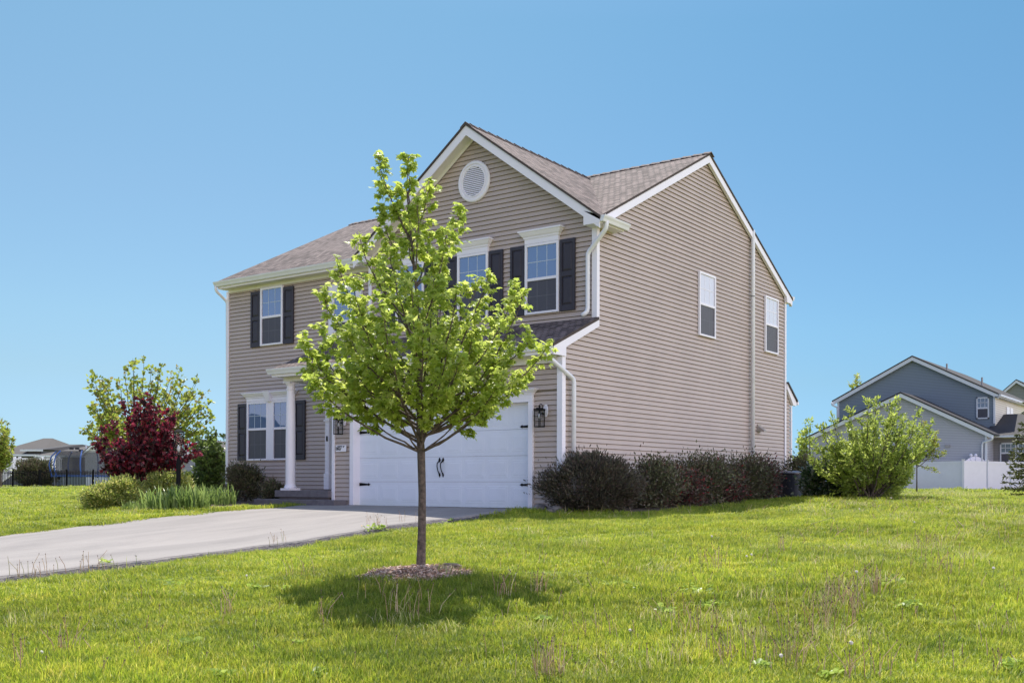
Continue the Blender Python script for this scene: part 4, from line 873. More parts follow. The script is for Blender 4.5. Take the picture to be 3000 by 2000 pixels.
# ---- black metal fence on the left
def px_frame(D, u0, rz=CYAW):
    """frame on the ground at a distance: x sideways, y away, z up; loc() meets the plane y=const of that frame"""
    p = CAM + D*FW + D*((u0-CPX)/CF)*RT; zz = gz(p[0], p[1]); c_, s_ = math.cos(rz), math.sin(rz)
    def loc(u, v, y=0.0):
        d = ray(u, v); nrm = np.array([-s_, c_, 0]); q = np.array([p[0], p[1], zz]); t = (nrm@(q-CAM)+y)/(nrm@d); w_ = CAM+t*d-q
        return (w_[0]*c_+w_[1]*s_, w_[2])
    return V3((p[0], p[1], zz)), loc
FL = 68.0; fo, fl2 = px_frame(FL, 100); FE = empty('metal_fence', fo, CYAW, label='black metal picket fence across the left back lawn', cat='fence')
x0, x1 = fl2(-60, 1400)[0], fl2(470, 1400)[0]; mb = MB(); x = x0; k = 0
def zg(xl): q = fo+V3((math.cos(CYAW)*xl, math.sin(CYAW)*xl, 0)); return gz(q.x, q.y)-fo.z
while x < x1:
    mb.box(x-.015,x+.015,-.012,.012,zg(x)+.05,zg(x)+1.18); x += .105
mb.build('pickets', BLACK, FE, raw=True)
for dz in (.15, 1.05):
    mb = MB(); mb.tube([(x, 0, zg(x)+dz) for x in np.linspace(x0, x1, 12)], .022, 4); mb.build('rail', BLACK, FE)
x = fl2(38, 1400)[0]-1.82*6
while x < x1:
    mb = MB(); mb.box(x-.04,x+.04,-.04,.04,zg(x)-.1,zg(x)+1.27); mb.build('post', BLACK, FE); x += 1.82

# ---- trampoline
TD = 73.0; to_, tf = px_frame(TD, 262); TR = empty('trampoline', to_, CYAW, label='round trampoline with dark net and blue poles behind the metal fence', cat='trampoline')
BLU = mat('blue_foam', (.05,.12,.36), .6); r_ = 2.35; ztop = tf(262,1322)[1]; zm = tf(262,1394)[1]
mb = MB(); mb.lathe((0,0,zm), [(r_+.12,-.05),(r_+.12,.05),(r_-.25,.05),(r_-.25,-.05)], 40); mb.build('pad', BLU, TR)
mb = MB(); mb.lathe((0,0,zm), [(r_-.2,-.03),(r_-.2,.02)], 40); mb.build('jump_mat', BLACK, TR)
NET = mat('net', (.06,.06,.07), .9); NET.node_tree.nodes['Principled BSDF'].inputs['Alpha'].default_value = .55
mb = MB(); n = 40
for j in range(n):
    t0, t1 = 2*math.pi*j/n, 2*math.pi*(j+1)/n; mb.face([((r_-.22)*math.cos(t0),(r_-.22)*math.sin(t0),zm),((r_-.22)*math.cos(t1),(r_-.22)*math.sin(t1),zm),((r_-.22)*math.cos(t1),(r_-.22)*math.sin(t1),ztop),((r_-.22)*math.cos(t0),(r_-.22)*math.sin(t0),ztop)])
mb.build('safety_net', NET, TR, raw=True)
for j in range(8):
    t = 2*math.pi*(j+.35)/8; c, s_ = math.cos(t), math.sin(t); mb = MB(); mb.tube([(c*(r_+.1),s_*(r_+.1),zm-.1),(c*(r_+.28),s_*(r_+.28),zm+.8),(c*(r_+.15),s_*(r_+.15),zm+1.4),(c*(r_-.2),s_*(r_-.2),ztop)], [.045]*4, 6); mb.build('pole', BLU, TR)
for j in range(5):
    t = 2*math.pi*(j+.2)/5; c, s_ = math.cos(t), math.sin(t); c2, s2 = math.cos(t+.45), math.sin(t+.45); mb = MB(); mb.tube([(c*r_,s_*r_,zm),(c*r_,s_*r_,0.0),(c2*r_,s2*r_,0.0),(c2*r_,s2*r_,zm)], .035, 6); mb.build('leg', mat('galvanised', (.25,.26,.3), .4), TR)

# ---- background houses
def house_bg(name, D, u0, label, rz=CYAW):
    o, loc = px_frame(D, u0, rz); return empty(name, o, rz, label=label, cat='house'), loc
RBG = mat('far_shingles', (.055,.047,.043), .8, var=.12, scale=1.5); RBD = mat('far_shingles_dark', (.03,.027,.03), .8, var=.15, scale=1.5); TRIM = mat('far_trim', (.62,.65,.70), .5, var=.02)
def gable(H_, loc, eL, ap, eR, vb, d0, d1, wm, over=.3, fw_=.22, roof=RBG, wl=None, wr=None, y0=0.0):
    """gable wall facing us with rake boards and a roof running back"""
    yy = y0+d0-over; (xa, za), (xp, zp), (xb, zb) = loc(*eL, yy), loc(*ap, yy), loc(*eR, yy); zb0 = -.3; zp = max(zp, za+.1); za = zb = (za+zb)/2
    wl = loc(wl, 1300, y0+d0)[0] if wl else xa+.35; wr = loc(wr, 1300, y0+d0)[0] if wr else xb-.35
    def zt(x): return za+(zp-za)*(x-xa)/(xp-xa) if x < xp else zb+(zp-zb)*(xb-x)/(xb-xp)
    mb = MB(); poly = [(wl,y0+d0,zb0),(wr,y0+d0,zb0),(wr,y0+d0,zt(wr)-.1),(xp,y0+d0,zp-.1),(wl,y0+d0,zt(wl)-.1)]; mb.prism(poly, [(p[0], y0+d1, p[2]) for p in poly]); mb.build('wall', wm, H_)
    for xe, ze in ((xa, za), (xb, zb)):
        mb = MB(); mb.prism([(xe,y0+d0-over,ze+.03),(xp,y0+d0-over,zp+.03),(xp,y0+d0-over,zp+.12),(xe,y0+d0-over,ze+.12)], [(xe,y0+d1,ze+.03),(xp,y0+d1,zp+.03),(xp,y0+d1,zp+.12),(xe,y0+d1,ze+.12)]); mb.build('roof', roof, H_)
        mb = MB(); mb.prism([(xe,y0+d0-over+.02,ze+.028),(xp,y0+d0-over+.02,zp+.028),(xp,y0+d0-over+.02,zp-fw_),(xe,y0+d0-over+.02,ze-fw_)], [(xe,y0+d0-over+.06,ze+.028),(xp,y0+d0-over+.06,zp+.028),(xp,y0+d0-over+.06,zp-fw_),(xe,y0+d0-over+.06,ze-fw_)]); mb.build('rake_board', TRIM, H_)
    return zt
def trim(H_, loc, u, va, vb, y, w=.12, nm='corner_trim', m=None):
    mb = MB(); (x, za), (_, zb) = loc(u, va, y), loc(u, vb, y); mb.box(x-w/2,x+w/2,y-.04,y+.05,zb,za); return mb.build(nm, m or TRIM, H_)
def wbg(H_, loc, u0, u1, v0, v1, y, nm='window', low=True):
    (xa, za), (xb, zb) = loc(u0, v0, y), loc(u1, v1, y); f = .08; mb = MB(); mb.box(xa,xa+f,y-.06,y,zb,za); mb.box(xb-f,xb,y-.06,y,zb,za); mb.box(xa,xb,y-.06,y,za-f,za); mb.box(xa,xb,y-.06,y,zb,zb+f); m_ = (za+zb)/2; mb.box(xa,xb,y-.05,y,m_-.05,m_+.05)
    for k in (1, 2): c = xa+(xb-xa)*k/3; mb.box(c-.015,c+.015,y-.045,y,m_,za)
    mb.box(xa,xb,y-.045,y,(za+m_)/2-.015,(za+m_)/2+.015); w = mb.build(nm, TRIM, H_)
    mb = MB(); mb.box(xa+f,xb-f,y-.03,y,m_,za-f); mb.build('pane', glassmat('far_glass', (.10,.16,.22), 1.8) if 'far_glass' not in MATS else MATS['far_glass'], w)
    mb = MB(); mb.box(xa+f,xb-f,y-.035,y,zb+f,m_); mb.build('screen', MATS['insect_screen'], w)
BLS = clapmat('blue_grey_siding', (.19,.235,.29), .1016); GRS = clapmat('pale_grey_siding', (.40,.41,.455), .1016); GRS2 = clapmat('taupe_grey_siding', (.23,.22,.225), .1016); CRS = clapmat('cream_siding', (.62,.58,.50), .14)
NH, nl = house_bg('neighbour_house', 66, 2700, 'blue-grey two-storey neighbour house with a lower pale gable behind the white fence', 0.0)
gable(NH, nl, (2437,1178), (2672,1046), (2925,1157), 1450, 0, 14, BLS, wl=2454, wr=2914)
trim(NH, nl, 2913, 1156, 1240, -.03); trim(NH, nl, 2456, 1178, 1300, -.03)
wbg(NH, nl, 2861, 2898, 1164, 1226, -.01)
gable(NH, nl, (2353,1290), (2638,1153), (2910,1273), 1450, 0, 3.2, GRS, wl=2368, wr=2889, y0=-3.3, roof=RBD)
trim(NH, nl, 2370, 1289, 1450, -3.35); trim(NH, nl, 2889, 1275, 1450, -3.35)
def dbg(pts):
    mb = MB(); mb.tube([(nl(u, v, yy)[0], yy, nl(u, v, yy)[1]) for u, v, yy in pts], .055, 8); mb.build('downspout', TRIM, NH, smooth=True)
dbg([(2352,1290,-3.7),(2354,1302,-3.7),(2376,1316,-3.45),(2378,1325,-3.42),(2378,1420,-3.42)]); dbg([(2908,1278,-3.7),(2906,1287,-3.65),(2880,1295,-3.45),(2877,1303,-3.42),(2877,1400,-3.42)])
dbg([(2436,1178,-.4),(2438,1186,-.4),(2452,1193,-.12),(2453,1200,-.1),(2453,1260,-.1)])
# side wall of cream siding, rear wing and its roofs
xw = nl(2914, 1200)[0]; ze = nl(2925, 1157, -.3)[1]
mb = MB(); mb.box(xw+.005,xw+.04,.06,13.9,2.9,ze-.05); mb.build('wall', CRS, NH)
mb = MB(); mb.box(xw+.33,xw+.46,-.3,14,ze-.07,ze+.06); mb.build('gutter', TRIM, NH)
mb = MB(); mb.box(xw,xw+.36,-.28,14,ze-.12,ze-.07); mb.build('soffit', TRIM, NH)
for ya in (3.1, 4.15):
    mb = MB(); mb.box(xw+.05,xw+.1,ya,ya+.8,ze-1.85,ze-.5); mb.build('shutter', mat('white_shutter', (.85,.85,.86), .5), NH)
xg = nl(2889, 1300, -3.3)[0]; zg_ = nl(2910, 1275, -3.6)[1]
mb = MB(); mb.box(xg+.0,xg+9,-1.4,2,-.3,zg_-.1); mb.build('wall', GRS2, NH)
mb = MB(); mb.prism([(xg-.5,-1.9,zg_-.02),(xg+9.5,-1.9,zg_-.02),(xg+9.5,-1.9,zg_+.08),(xg-.5,-1.9,zg_+.08)], [(xg-.5,2.4,zg_+1.55),(xg+9.5,2.4,zg_+1.55),(xg+9.5,2.4,zg_+1.65),(xg-.5,2.4,zg_+1.65)]); mb.build('roof', RBD, NH)
mb = MB(); mb.prism([(xg-.5,2.4,zg_+1.55),(xg+9.5,2.4,zg_+1.55),(xg+9.5,2.4,zg_+1.65),(xg-.5,2.4,zg_+1.65)], [(xg-.5,7,zg_+.0),(xg+9.5,7,zg_+.0),(xg+9.5,7,zg_+.1),(xg-.5,7,zg_+.1)]); mb.build('roof', RBD, NH)
mb = MB(); mb.box(xg-.3,xg+9.5,-2.03,-1.9,zg_-.06,zg_+.07); mb.build('gutter', TRIM, NH)
wbg(NH, nl, 2930, 2978, 1297, 1356, -1.41); wbg(NH, nl, 2981, 3030, 1297, 1356, -1.41)
for (u, v0, v1) in ((2774,1065,1086),(2877,1105,1128)):
    mb = MB(); (x, za), (_, zb) = nl(u, v0, .8), nl(u, v1+6, .8); mb.tube([(x,.8,zb),(x,.8,za)], .06, 8); mb.build('vent_pipe', mat('pipe_grey', (.30,.29,.30), .6), NH)
mb = MB(); (x, z) = nl(2776, 1305, -3.35); mb.box(x-.16,x+.16,-3.38,-3.3,z-.08,z+.08); mb.build('wall_vent', mat('pipe_grey', (.3,.29,.3), .6), NH)
H4, l4 = house_bg('neighbour_house', 92, 2985, 'grey gable of a farther house at the right edge', 0.0); gable(H4, l4, (2932,1150), (2977,1114), (3040,1150), 1450, 0, 8, clapmat('sage_grey_siding', (.22,.225,.215), .13), roof=RBD)
# left background houses
H1, l1 = house_bg('neighbour_house', 112, 60, 'dark-roofed house farthest left behind the white deck railing')
def hip(H_, loc, pts, vb, wm, roofm, dep=7, wl=None, wr=None):
    """hip roof: front eave left/right, ridge left/right"""
    (ea, eb, ra, rb) = [loc(*p) for p in pts]; zb0 = loc(0, vb)[1]; mb = MB()
    a, b = (ea[0],0,ea[1]), (eb[0],0,eb[1]); c, d = (rb[0],dep,rb[1]), (ra[0],dep,ra[1]); a2, b2 = (ea[0],2*dep,ea[1]), (eb[0],2*dep,eb[1])
    for f in ([a,b,c,d],[b,b2,c],[a2,a,d],[b2,a2,d,c]): mb.face(f)
    mb.face([a,b,b2,a2]); mb.build('roof', roofm, H_)
    mb = MB(); mb.box(ea[0]+.5,eb[0]-.5,.5,2*dep-.5,zb0,ea[1]-.02); mb.build('wall', wm, H_)
    mb = MB(); mb.box(ea[0],eb[0],-.1,.0,ea[1]-.2,ea[1]-.0); mb.build('gutter', TRIM, H_)
LGS = mat('far_grey_wall', (.12,.12,.13), .7)
hip(H1, l1, [(-40,1330),(118,1330),(20,1275),(48,1275)], 1420, LGS, RBG); hip(H1, l1, [(60,1316),(126,1316),(72,1292),(113,1292)], 1420, LGS, RBD, dep=9)
H2, l2 = house_bg('neighbour_house', 104, 240, 'grey-roofed house with a small white gable behind the trampoline')
hip(H2, l2, [(100,1333),(300,1333),(165,1296),(215,1295)], 1420, mat('far_tan_wall', (.22,.20,.18), .7), RBG); hip(H2, l2, [(190,1333),(420,1333),(238,1283),(330,1283)], 1420, MATS['far_tan_wall'], RBG, dep=9)
gable(H2, l2, (234,1328), (272,1300), (348,1340), 1420, 0, 5, mat('far_white_wall', (.55,.58,.62), .7), y0=-2.0)
for (u, v) in ((171,1311),(188,1311),(199,1317)):
    mb = MB(); x, z = l2(u, v); mb.box(x-.15,x+.15,2.3,2.6,z-.1,z+.12); mb.build('roof_vent', RBD, H2)
mb = MB(); x, z = l2(206, 1312); mb.tube([(x,3,z-.6),(x,3,z+.5)], .06, 6); mb.build('vent_pipe', TRIM, H2)
H3, l3 = house_bg('neighbour_house', 75, 590, 'blue-grey house glimpsed through the shrubs left of the main house')
gable(H3, l3, (520,1345), (590,1290), (700,1350), 1440, 0, 6, clapmat('slate_siding', (.27,.28,.32), .12), roof=RBG)
# deck
DK, dl = px_frame(84, 110); DKo = empty('deck', DK, CYAW, label='raised deck with white baluster railing behind the round evergreen shrub', cat='deck')
mb = MB(); (xa, za), (xb, _) = dl(48, 1378), dl(182, 1378); mb.box(xa,xb,0,4,za-.2,za); mb.build('platform', mat('deck_boards', (.25,.20,.17), .8), DKo)
mb = MB(); mb.box(xa+.1,xb-.1,.1,3.9,-.2,za-.21); mb.build('lattice_skirt', mat('skirt', (.10,.12,.14), .8), DKo)
zr_ = dl(0, 1341)[1]; mb = MB(); mb.box(xa,xb,-.03,.05,zr_-.1,zr_); mb.box(xa,xb,-.02,.04,za+.08,za+.14); x = xa
while x < xb: mb.box(x-.022,x+.022,-.01,.03,za+.1,zr_-.05); x += .125
mb.build('railing', WHITE, DKo, raw=True)
for u in (52, 67, 132, 165, 181):
    mb = MB(); x = dl(u, 0)[0]; mb.box(x-.08,x+.08,-.08,.08,za-.2,zr_+.12); mb.build('post', WHITE, DKo)
mb = MB(); (xs, zs1), (xs2, zs2) = dl(52, 1341), dl(-30, 1398); h = 1.05
for dy in (-.1, -1.4):
    mb.prism([(xs,dy,zs1-.1),(xs,dy,zs1),(xs2,dy,zs2),(xs2,dy,zs2-.1)], [(xs,dy+.07,zs1-.1),(xs,dy+.07,zs1),(xs2,dy+.07,zs2),(xs2,dy+.07,zs2-.1)])
    mb.prism([(xs,dy,zs1-h-.1),(xs,dy,zs1-h+.05),(xs2,dy,zs2-h+.05),(xs2,dy,zs2-h-.1)], [(xs,dy+.07,zs1-h-.1),(xs,dy+.07,zs1-h+.05),(xs2,dy+.07,zs2-h+.05),(xs2,dy+.07,zs2-h-.1)])
    for k in range(22): t = (k+.5)/22; x = xs+(xs2-xs)*t; z = zs1+(zs2-zs1)*t; mb.box(x-.022,x+.022,dy+.01,dy+.05,z-h,z-.05)
mb.build('stair_railing', WHITE, DKo, raw=True)
shrub('evergreen_shrub', gp(73,106), (1.15,1.1,.98), 13000, .2, DG, 'round dark evergreen shrub between the fence and the deck', 'shrub', clumps=110, sp=.15, fill=.6, seed=71, lift=.92, tmpl=NEED, up=1.0)
multistem('broadleaf_tree', gp(62,2), fan(-60,18,1238,1350,30,1.3,15)+[(-3,1232,0),(14,1270,0)], 62, OG, 'bushy green tree cut off by the left edge', .24, 72, n_tw=13, r0=.06, lpt=9, single=1.0, start=.2)

# ---- what the ground floor windows mirror: a house and two trees over the road, in front of the left end of the house
OH = empty('neighbour_house', (-52,-30,-1.1), .9, label='house over the road, seen only mirrored in the left ground floor window', cat='house')
mb = MB(); mb.box(-6,6,-4,4,-.5,3.0); mb.build('wall', GRS, OH)
mb = MB(); mb.prism([(-6.6,-4.6,2.95),(6.6,-4.6,2.95),(6.6,4.6,2.95),(-6.6,4.6,2.95)], [(-3,-.05,6.6),(3,-.05,6.6),(3,.05,6.6),(-3,.05,6.6)]); mb.build('roof', RBD, OH)
for k, (x, y, h, lb) in enumerate(((-44,-41,3.4,'broad tree over the road, mirrored in the right pane of the ground floor window'),(-30,-44,3.0,'second tree over the road, left of the mirrored house'))):
    shrub('broadleaf_tree', V3((x,y,-1.1)), (2.6,2.6,h*.7), 4200, .34, MG, lb, 'tree', clumps=70, sp=.2, fill=.4, stems=12, seed=90+k, lift=1.25, trunk=(.16,h*.7), tmpl=BROAD)

# ---- white vinyl fence on the right
VF = mat('vinyl_fence', (.68,.67,.76), .4, var=.03)
def vfence(name, D, pts, label, hgt, grp=None):
    o, loc = px_frame(D, pts[0][0]); F_ = empty(name, o, CYAW, label=label, cat='fence', group=grp)
    for (ua, da), (ub, db) in zip(pts[:-1], pts[1:]):
        pa, pb = CAM+da*FW+da*((ua-CPX)/CF)*RT, CAM+db*FW+db*((ub-CPX)/CF)*RT
        A, B = V3((pa[0], pa[1], gz(pa[0], pa[1]))), V3((pb[0], pb[1], gz(pb[0], pb[1]))); d = (B-A); Lh = math.hypot(d.x, d.y); n = max(1, round(Lh/2.4)); sd_ = V3((-d.y, d.x, 0)).normalized()*.03
        for k in range(n):
            p, q = A.lerp(B, k/n), A.lerp(B, (k+1)/n); p.z, q.z = gz(p.x, p.y), gz(q.x, q.y)
            def bd(z0, z1, s, nm):
                mb = MB(); w_ = sd_*s; mb.prism([tuple(p-w_+V3((0,0,z0))), tuple(q-w_+V3((0,0,z0))), tuple(q+w_+V3((0,0,z0))), tuple(p+w_+V3((0,0,z0)))], [tuple(p-w_+V3((0,0,z1))), tuple(q-w_+V3((0,0,z1))), tuple(q+w_+V3((0,0,z1))), tuple(p+w_+V3((0,0,z1)))])
                ob = mb.build(nm, VF, F_); ob.matrix_parent_inverse = Matrix.LocRotScale(o, Matrix.Rotation(CYAW, 3, 'Z'), None).inverted()
            bd(.12, hgt-.12, .5, 'panel'); bd(hgt-.14, hgt, 1.0, 'rail'); bd(.04, .18, 1.0, 'rail')
            for r in ((p,) if (k < n-1 or (ub, db) != pts[-1]) else (p, q)):
                mb = MB(); mb.box(r.x-.065,r.x+.065,r.y-.065,r.y+.065,r.z,r.z+hgt+.05); mb.box(r.x-.085,r.x+.085,r.y-.085,r.y+.085,r.z+hgt+.05,r.z+hgt+.09)
                ob = mb.build('post', VF, F_); ob.matrix_parent_inverse = Matrix.LocRotScale(o, Matrix.Rotation(CYAW, 3, 'Z'), None).inverted()
    return F_
vfence('vinyl_fence', 58, [(2660,60.5),(2822,58),(2960,59.5),(3120,60)], 'white solid vinyl fence crossing behind the right lawn', 1.76)
vfence('vinyl_fence', 66, [(2385,70),(2480,60),(2600,58)], 'short run of white vinyl fence left of the bushy small tree', 1.35)
go_, gl_ = px_frame(60.6, 2860); GT = empty('arched_gate', go_, CYAW, label='white arched gate top with ball caps rising above the vinyl fence', cat='gate')
mb = MB(); (xa, za), (xp, zp), (xb, zb) = gl_(2825,1352), gl_(2862,1336), gl_(2890,1350); ptsg = [(xa+(xb-xa)*t, zg2) for t, zg2 in [(k/10, za+(zp-za)*math.sin(math.pi*k/10)) for k in range(11)]]
mb.prism([(x, 0, 0) for x, z in ptsg[:1]]+[(x, 0, z) for x, z in ptsg]+[(xb,0,0)], [(x, .06, 0) for x, z in ptsg[:1]]+[(x, .06, z) for x, z in ptsg]+[(xb,.06,0)]); mb.build('panel', VF, GT)
for u in (2845, 2859):
    x, z = gl_(u, 1338); mb = MB(); mb.tube([(x,.03,z-.3),(x,.03,z)], .06, 8); mb.lathe((x,.03,z), [(.03,0),(.10,.06),(.11,.11),(.07,.18),(.01,.20)], 12); mb.build('ball_cap', VF, GT, smooth=True)

# ------------------------------------------------------------------ grass
def grassmat(name, cols, var):
    return leafmat(name, cols, .55, .5, posvar=var, pscale=.55)
GR = grassmat('grass_blade', [(.23,.34,.027),(.155,.25,.018),(.36,.43,.045),(.28,.385,.03),(.115,.20,.014),(.50,.50,.13),(.31,.42,.036),(.19,.30,.02),(.41,.45,.06),(.13,.22,.016)], .38)
gc_ = bpy.data.collections.new('grass_patches')
random.seed(3); npr = np.random.default_rng(3)
for k in range(7):
    nb = 250; vs, fs = [], []
    for j in range(nb):
        t, r = U(0, 6.28), .18*math.sqrt(R()); x, y = r*math.cos(t), r*math.sin(t); an = U(0, 6.28); h = U(.03,.075)*(1.35 if R() < .08 else 1); w = U(.0014,.0030); dx, dy = math.cos(an), math.sin(an); ln = U(.1,.9)*h
        sx, sy = -dy*w, dx*w; i = len(vs)
        vs += [(x-sx,y-sy,-.015),(x+sx,y+sy,-.015),(x+dx*ln*.3-sx,y+dy*ln*.3-sy,h*.6),(x+dx*ln*.3+sx,y+dy*ln*.3+sy,h*.6),(x+dx*ln,y+dy*ln,h)]; fs += [(i,i+1,i+3,i+2),(i+2,i+3,i+4)]
    me = bpy.data.meshes.new('grass_patch'); me.from_pydata(vs, [], fs); me.materials.append(GR); gc_.objects.link(bpy.data.objects.new('grass_patch', me))
DRYM = leafmat('dry_grass', [(.46,.40,.17),(.30,.38,.06),(.58,.50,.26),(.36,.38,.10),(.24,.33,.04),(.62,.53,.32),(.28,.36,.05)], .45, .55)
for k in range(2):
    vs, fs = [], []
    for j in range(95):
        t, r = U(0, 6.28), .19*math.sqrt(R()); x, y = r*math.cos(t), r*math.sin(t); an = U(0, 6.28); h = U(.05,.13)*(1.5 if R() < .12 else 1); w = U(.0014,.0028); dx, dy = math.cos(an), math.sin(an); ln = U(.1,1.0)*h
        sx, sy = -dy*w, dx*w; i = len(vs)
        vs += [(x-sx,y-sy,-.015),(x+sx,y+sy,-.015),(x+dx*ln*.3-sx,y+dy*ln*.3-sy,h*.6),(x+dx*ln*.3+sx,y+dy*ln*.3+sy,h*.6),(x+dx*ln,y+dy*ln,h)]; fs += [(i,i+1,i+3,i+2),(i+2,i+3,i+4)]
    me = bpy.data.meshes.new('grass_patch_dry'); me.from_pydata(vs, [], fs); me.materials.append(DRYM); gc_.objects.link(bpy.data.objects.new('grass_patch_dry_%d' % k, me))
DRYC = [(ground_px(u, v), r) for u, v, r in ((2440,1780,1.0),(2540,1740,.9),(2380,1860,.9),(2180,1900,.8),(2030,1840,.7),(2720,1620,1.2),(2600,1480,2.2),(2850,1500,3.0),(2950,1540,2.0),(1600,1985,.4),(1180,1810,.35),(2700,1455,3.5),(2930,1452,3.5),(2300,1640,.6),(1740,1760,.4),(200,1930,.3),(2100,1690,.5),(1900,1960,.5))]
def on_lawn(x, y):
    m = np.ones(len(x), bool)
    er = -.62+.06*np.sin(y*2.1)+.04*np.sin(y*5.3+1)+.02*np.sin(y*13)
    m &= ~((x > -6.42) & (x < er+.17+.05*np.sin(y*4)) & (y < .1))
    m &= ~((x > -7.4) & (x < -5) & (y > -1.7) & (y < .2) & (x > -6.45-.5*(y+1.7)))
    m &= ~((x > -12.7) & (x < .1) & (y > -.4) & (y < 11.5)); m &= ~((x > 0) & (x < 1.55) & (y > .05) & (y < 12))
    m &= ~((x > -12.6) & (x < -7.2) & (y > -2.9+.35*np.abs(x+9.5)-.35) & (y < 1.5))
    m &= np.hypot(x-mc.x, y-mc.y) > .48+.06*np.sin(9*np.arctan2(y-mc.y, x-mc.x))
    return m
pts, scl, idx, rot = [], [], [], []
def zone(D0, D1, step, sx, sz, umin=-220, umax=3220):
    n = 0
    Ds = np.arange(D0, D1, step)
    for D in Ds:
        l0, l1 = (umin-CPX)/CF*D, (umax-CPX)/CF*D; ls = np.arange(l0, l1, step); k = len(ls)
        l = ls+npr.uniform(-.5, .5, k)*step; d = D+npr.uniform(-.5, .5, k)*step
        x = CAM[0]+FW[0]*d+RT[0]*l; y = CAM[1]+FW[1]*d+RT[1]*l; m = on_lawn(x, y); x, y, d = x[m], y[m], d[m]; z = hz(x, y); nn = len(x)
        f = .5+.5*np.sin(x*1.7+1.3*np.sin(y*1.1))*np.sin(y*1.9+.7*np.sin(x*2.3)); hh = .72+.55*f*npr.uniform(.5, 1.3, nn)
        dr = np.zeros(nn)
        for c_, r_ in DRYC: dr = np.maximum(dr, np.exp(-((x-c_.x)**2+(y-c_.y)**2)/(r_*r_*.8)))
        isd = npr.uniform(0, 1, nn) < dr*.12+.004
        pts.append(np.c_[x, y, z]); scl.append(np.c_[np.full(nn, sx)*npr.uniform(.85,1.2,nn), np.full(nn, sx)*npr.uniform(.85,1.2,nn), sz*hh]); idx.append(np.where(isd, npr.integers(7, 9, nn), npr.integers(0, 7, nn))); rot.append(np.c_[npr.normal(0,.08,nn), npr.normal(0,.08,nn), npr.uniform(0, 6.28, nn)])
zone(4.2, 9, .17, 1.0, 1.0); zone(9, 18, .20, 1.1, 1.0); zone(18, 36, .34, 1.8, 1.1); zone(36, 75, .8, 4.2, 1.3)
pts, scl, idx, rot = [np.concatenate(a) for a in (pts, scl, idx, rot)]
print('grass patches', len(pts))
gm = bpy.data.meshes.new('grass'); gm.vertices.add(len(pts)); gm.vertices.foreach_set('co', pts.ravel().astype(np.float32))
for nm, arr in (('scl', scl), ('rot', rot)): a_ = gm.attributes.new(nm, 'FLOAT_VECTOR', 'POINT'); a_.data.foreach_set('vector', arr.ravel().astype(np.float32))
a_ = gm.attributes.new('idx', 'INT', 'POINT'); a_.data.foreach_set('value', idx.astype(np.int32))
gob = bpy.data.objects.new('grass', gm); COL.objects.link(gob); tag(gob, 'bright green lawn grass around the house and driveway', 'grass', kind='stuff')
ng = bpy.data.node_groups.new('scatter_grass', 'GeometryNodeTree'); ng.interface.new_socket('Geometry', in_out='INPUT', socket_type='NodeSocketGeometry'); ng.interface.new_socket('Geometry', in_out='OUTPUT', socket_type='NodeSocketGeometry')
gi, goo = ng.nodes.new('NodeGroupInput'), ng.nodes.new('NodeGroupOutput'); ip = ng.nodes.new('GeometryNodeInstanceOnPoints'); ci = ng.nodes.new('GeometryNodeCollectionInfo'); ci.inputs['Collection'].default_value = gc_; ci.inputs['Separate Children'].default_value = True; ci.inputs['Reset Children'].default_value = True
def na(nm, t): q = ng.nodes.new('GeometryNodeInputNamedAttribute'); q.data_type = t; q.inputs['Name'].default_value = nm; return q.outputs['Attribute']
ng.links.new(gi.outputs[0], ip.inputs['Points']); ng.links.new(ci.outputs[0], ip.inputs['Instance']); ip.inputs['Pick Instance'].default_value = True
ng.links.new(na('idx','INT'), ip.inputs['Instance Index']); ng.links.new(na('rot','FLOAT_VECTOR'), ip.inputs['Rotation']); ng.links.new(na('scl','FLOAT_VECTOR'), ip.inputs['Scale']); ng.links.new(ip.outputs[0], goo.inputs[0])
md = gob.modifiers.new('scatter', 'NODES'); md.node_group = ng

# ---- weeds: dry dandelion stalks with dark heads, broad leaves
TAN = leafmat('dry_stalk', [(.50,.38,.24),(.62,.50,.33),(.42,.25,.16),(.38,.38,.16)], .3, .6); HEADM = mat('seed_head', (.16,.10,.08), .9)
random.seed(77)
stalk = MB(); heads = MB()
def stalks(u, v, n, su, sv, h0=.16, h1=.32, lean=.35, w=.0034):
    for k in range(n if n < 2 else int(n*(2.2 if u > 1350 else 1.5))):
        p = ground_px(u+random.gauss(0, su), v+random.gauss(0, sv)); an = U(0, 6.28); h = U(h0, h1); ln = h*abs(random.gauss(0, lean)); d = V3((math.cos(an), math.sin(an), 0))
        a, b, c = p, p+d*ln*.3+V3((0,0,h*.55)), p+d*ln+V3((0,0,h))
        stalk.tube([a, b, c], [w, w*.9, w*.6], 4, cap=False)
        if R() < .75: i = len(heads.v); heads.tube([c-V3((0,0,.003)), c+V3((0,0,.006)), c+V3((0,0,.012))], [.002,.005,.002], 5)
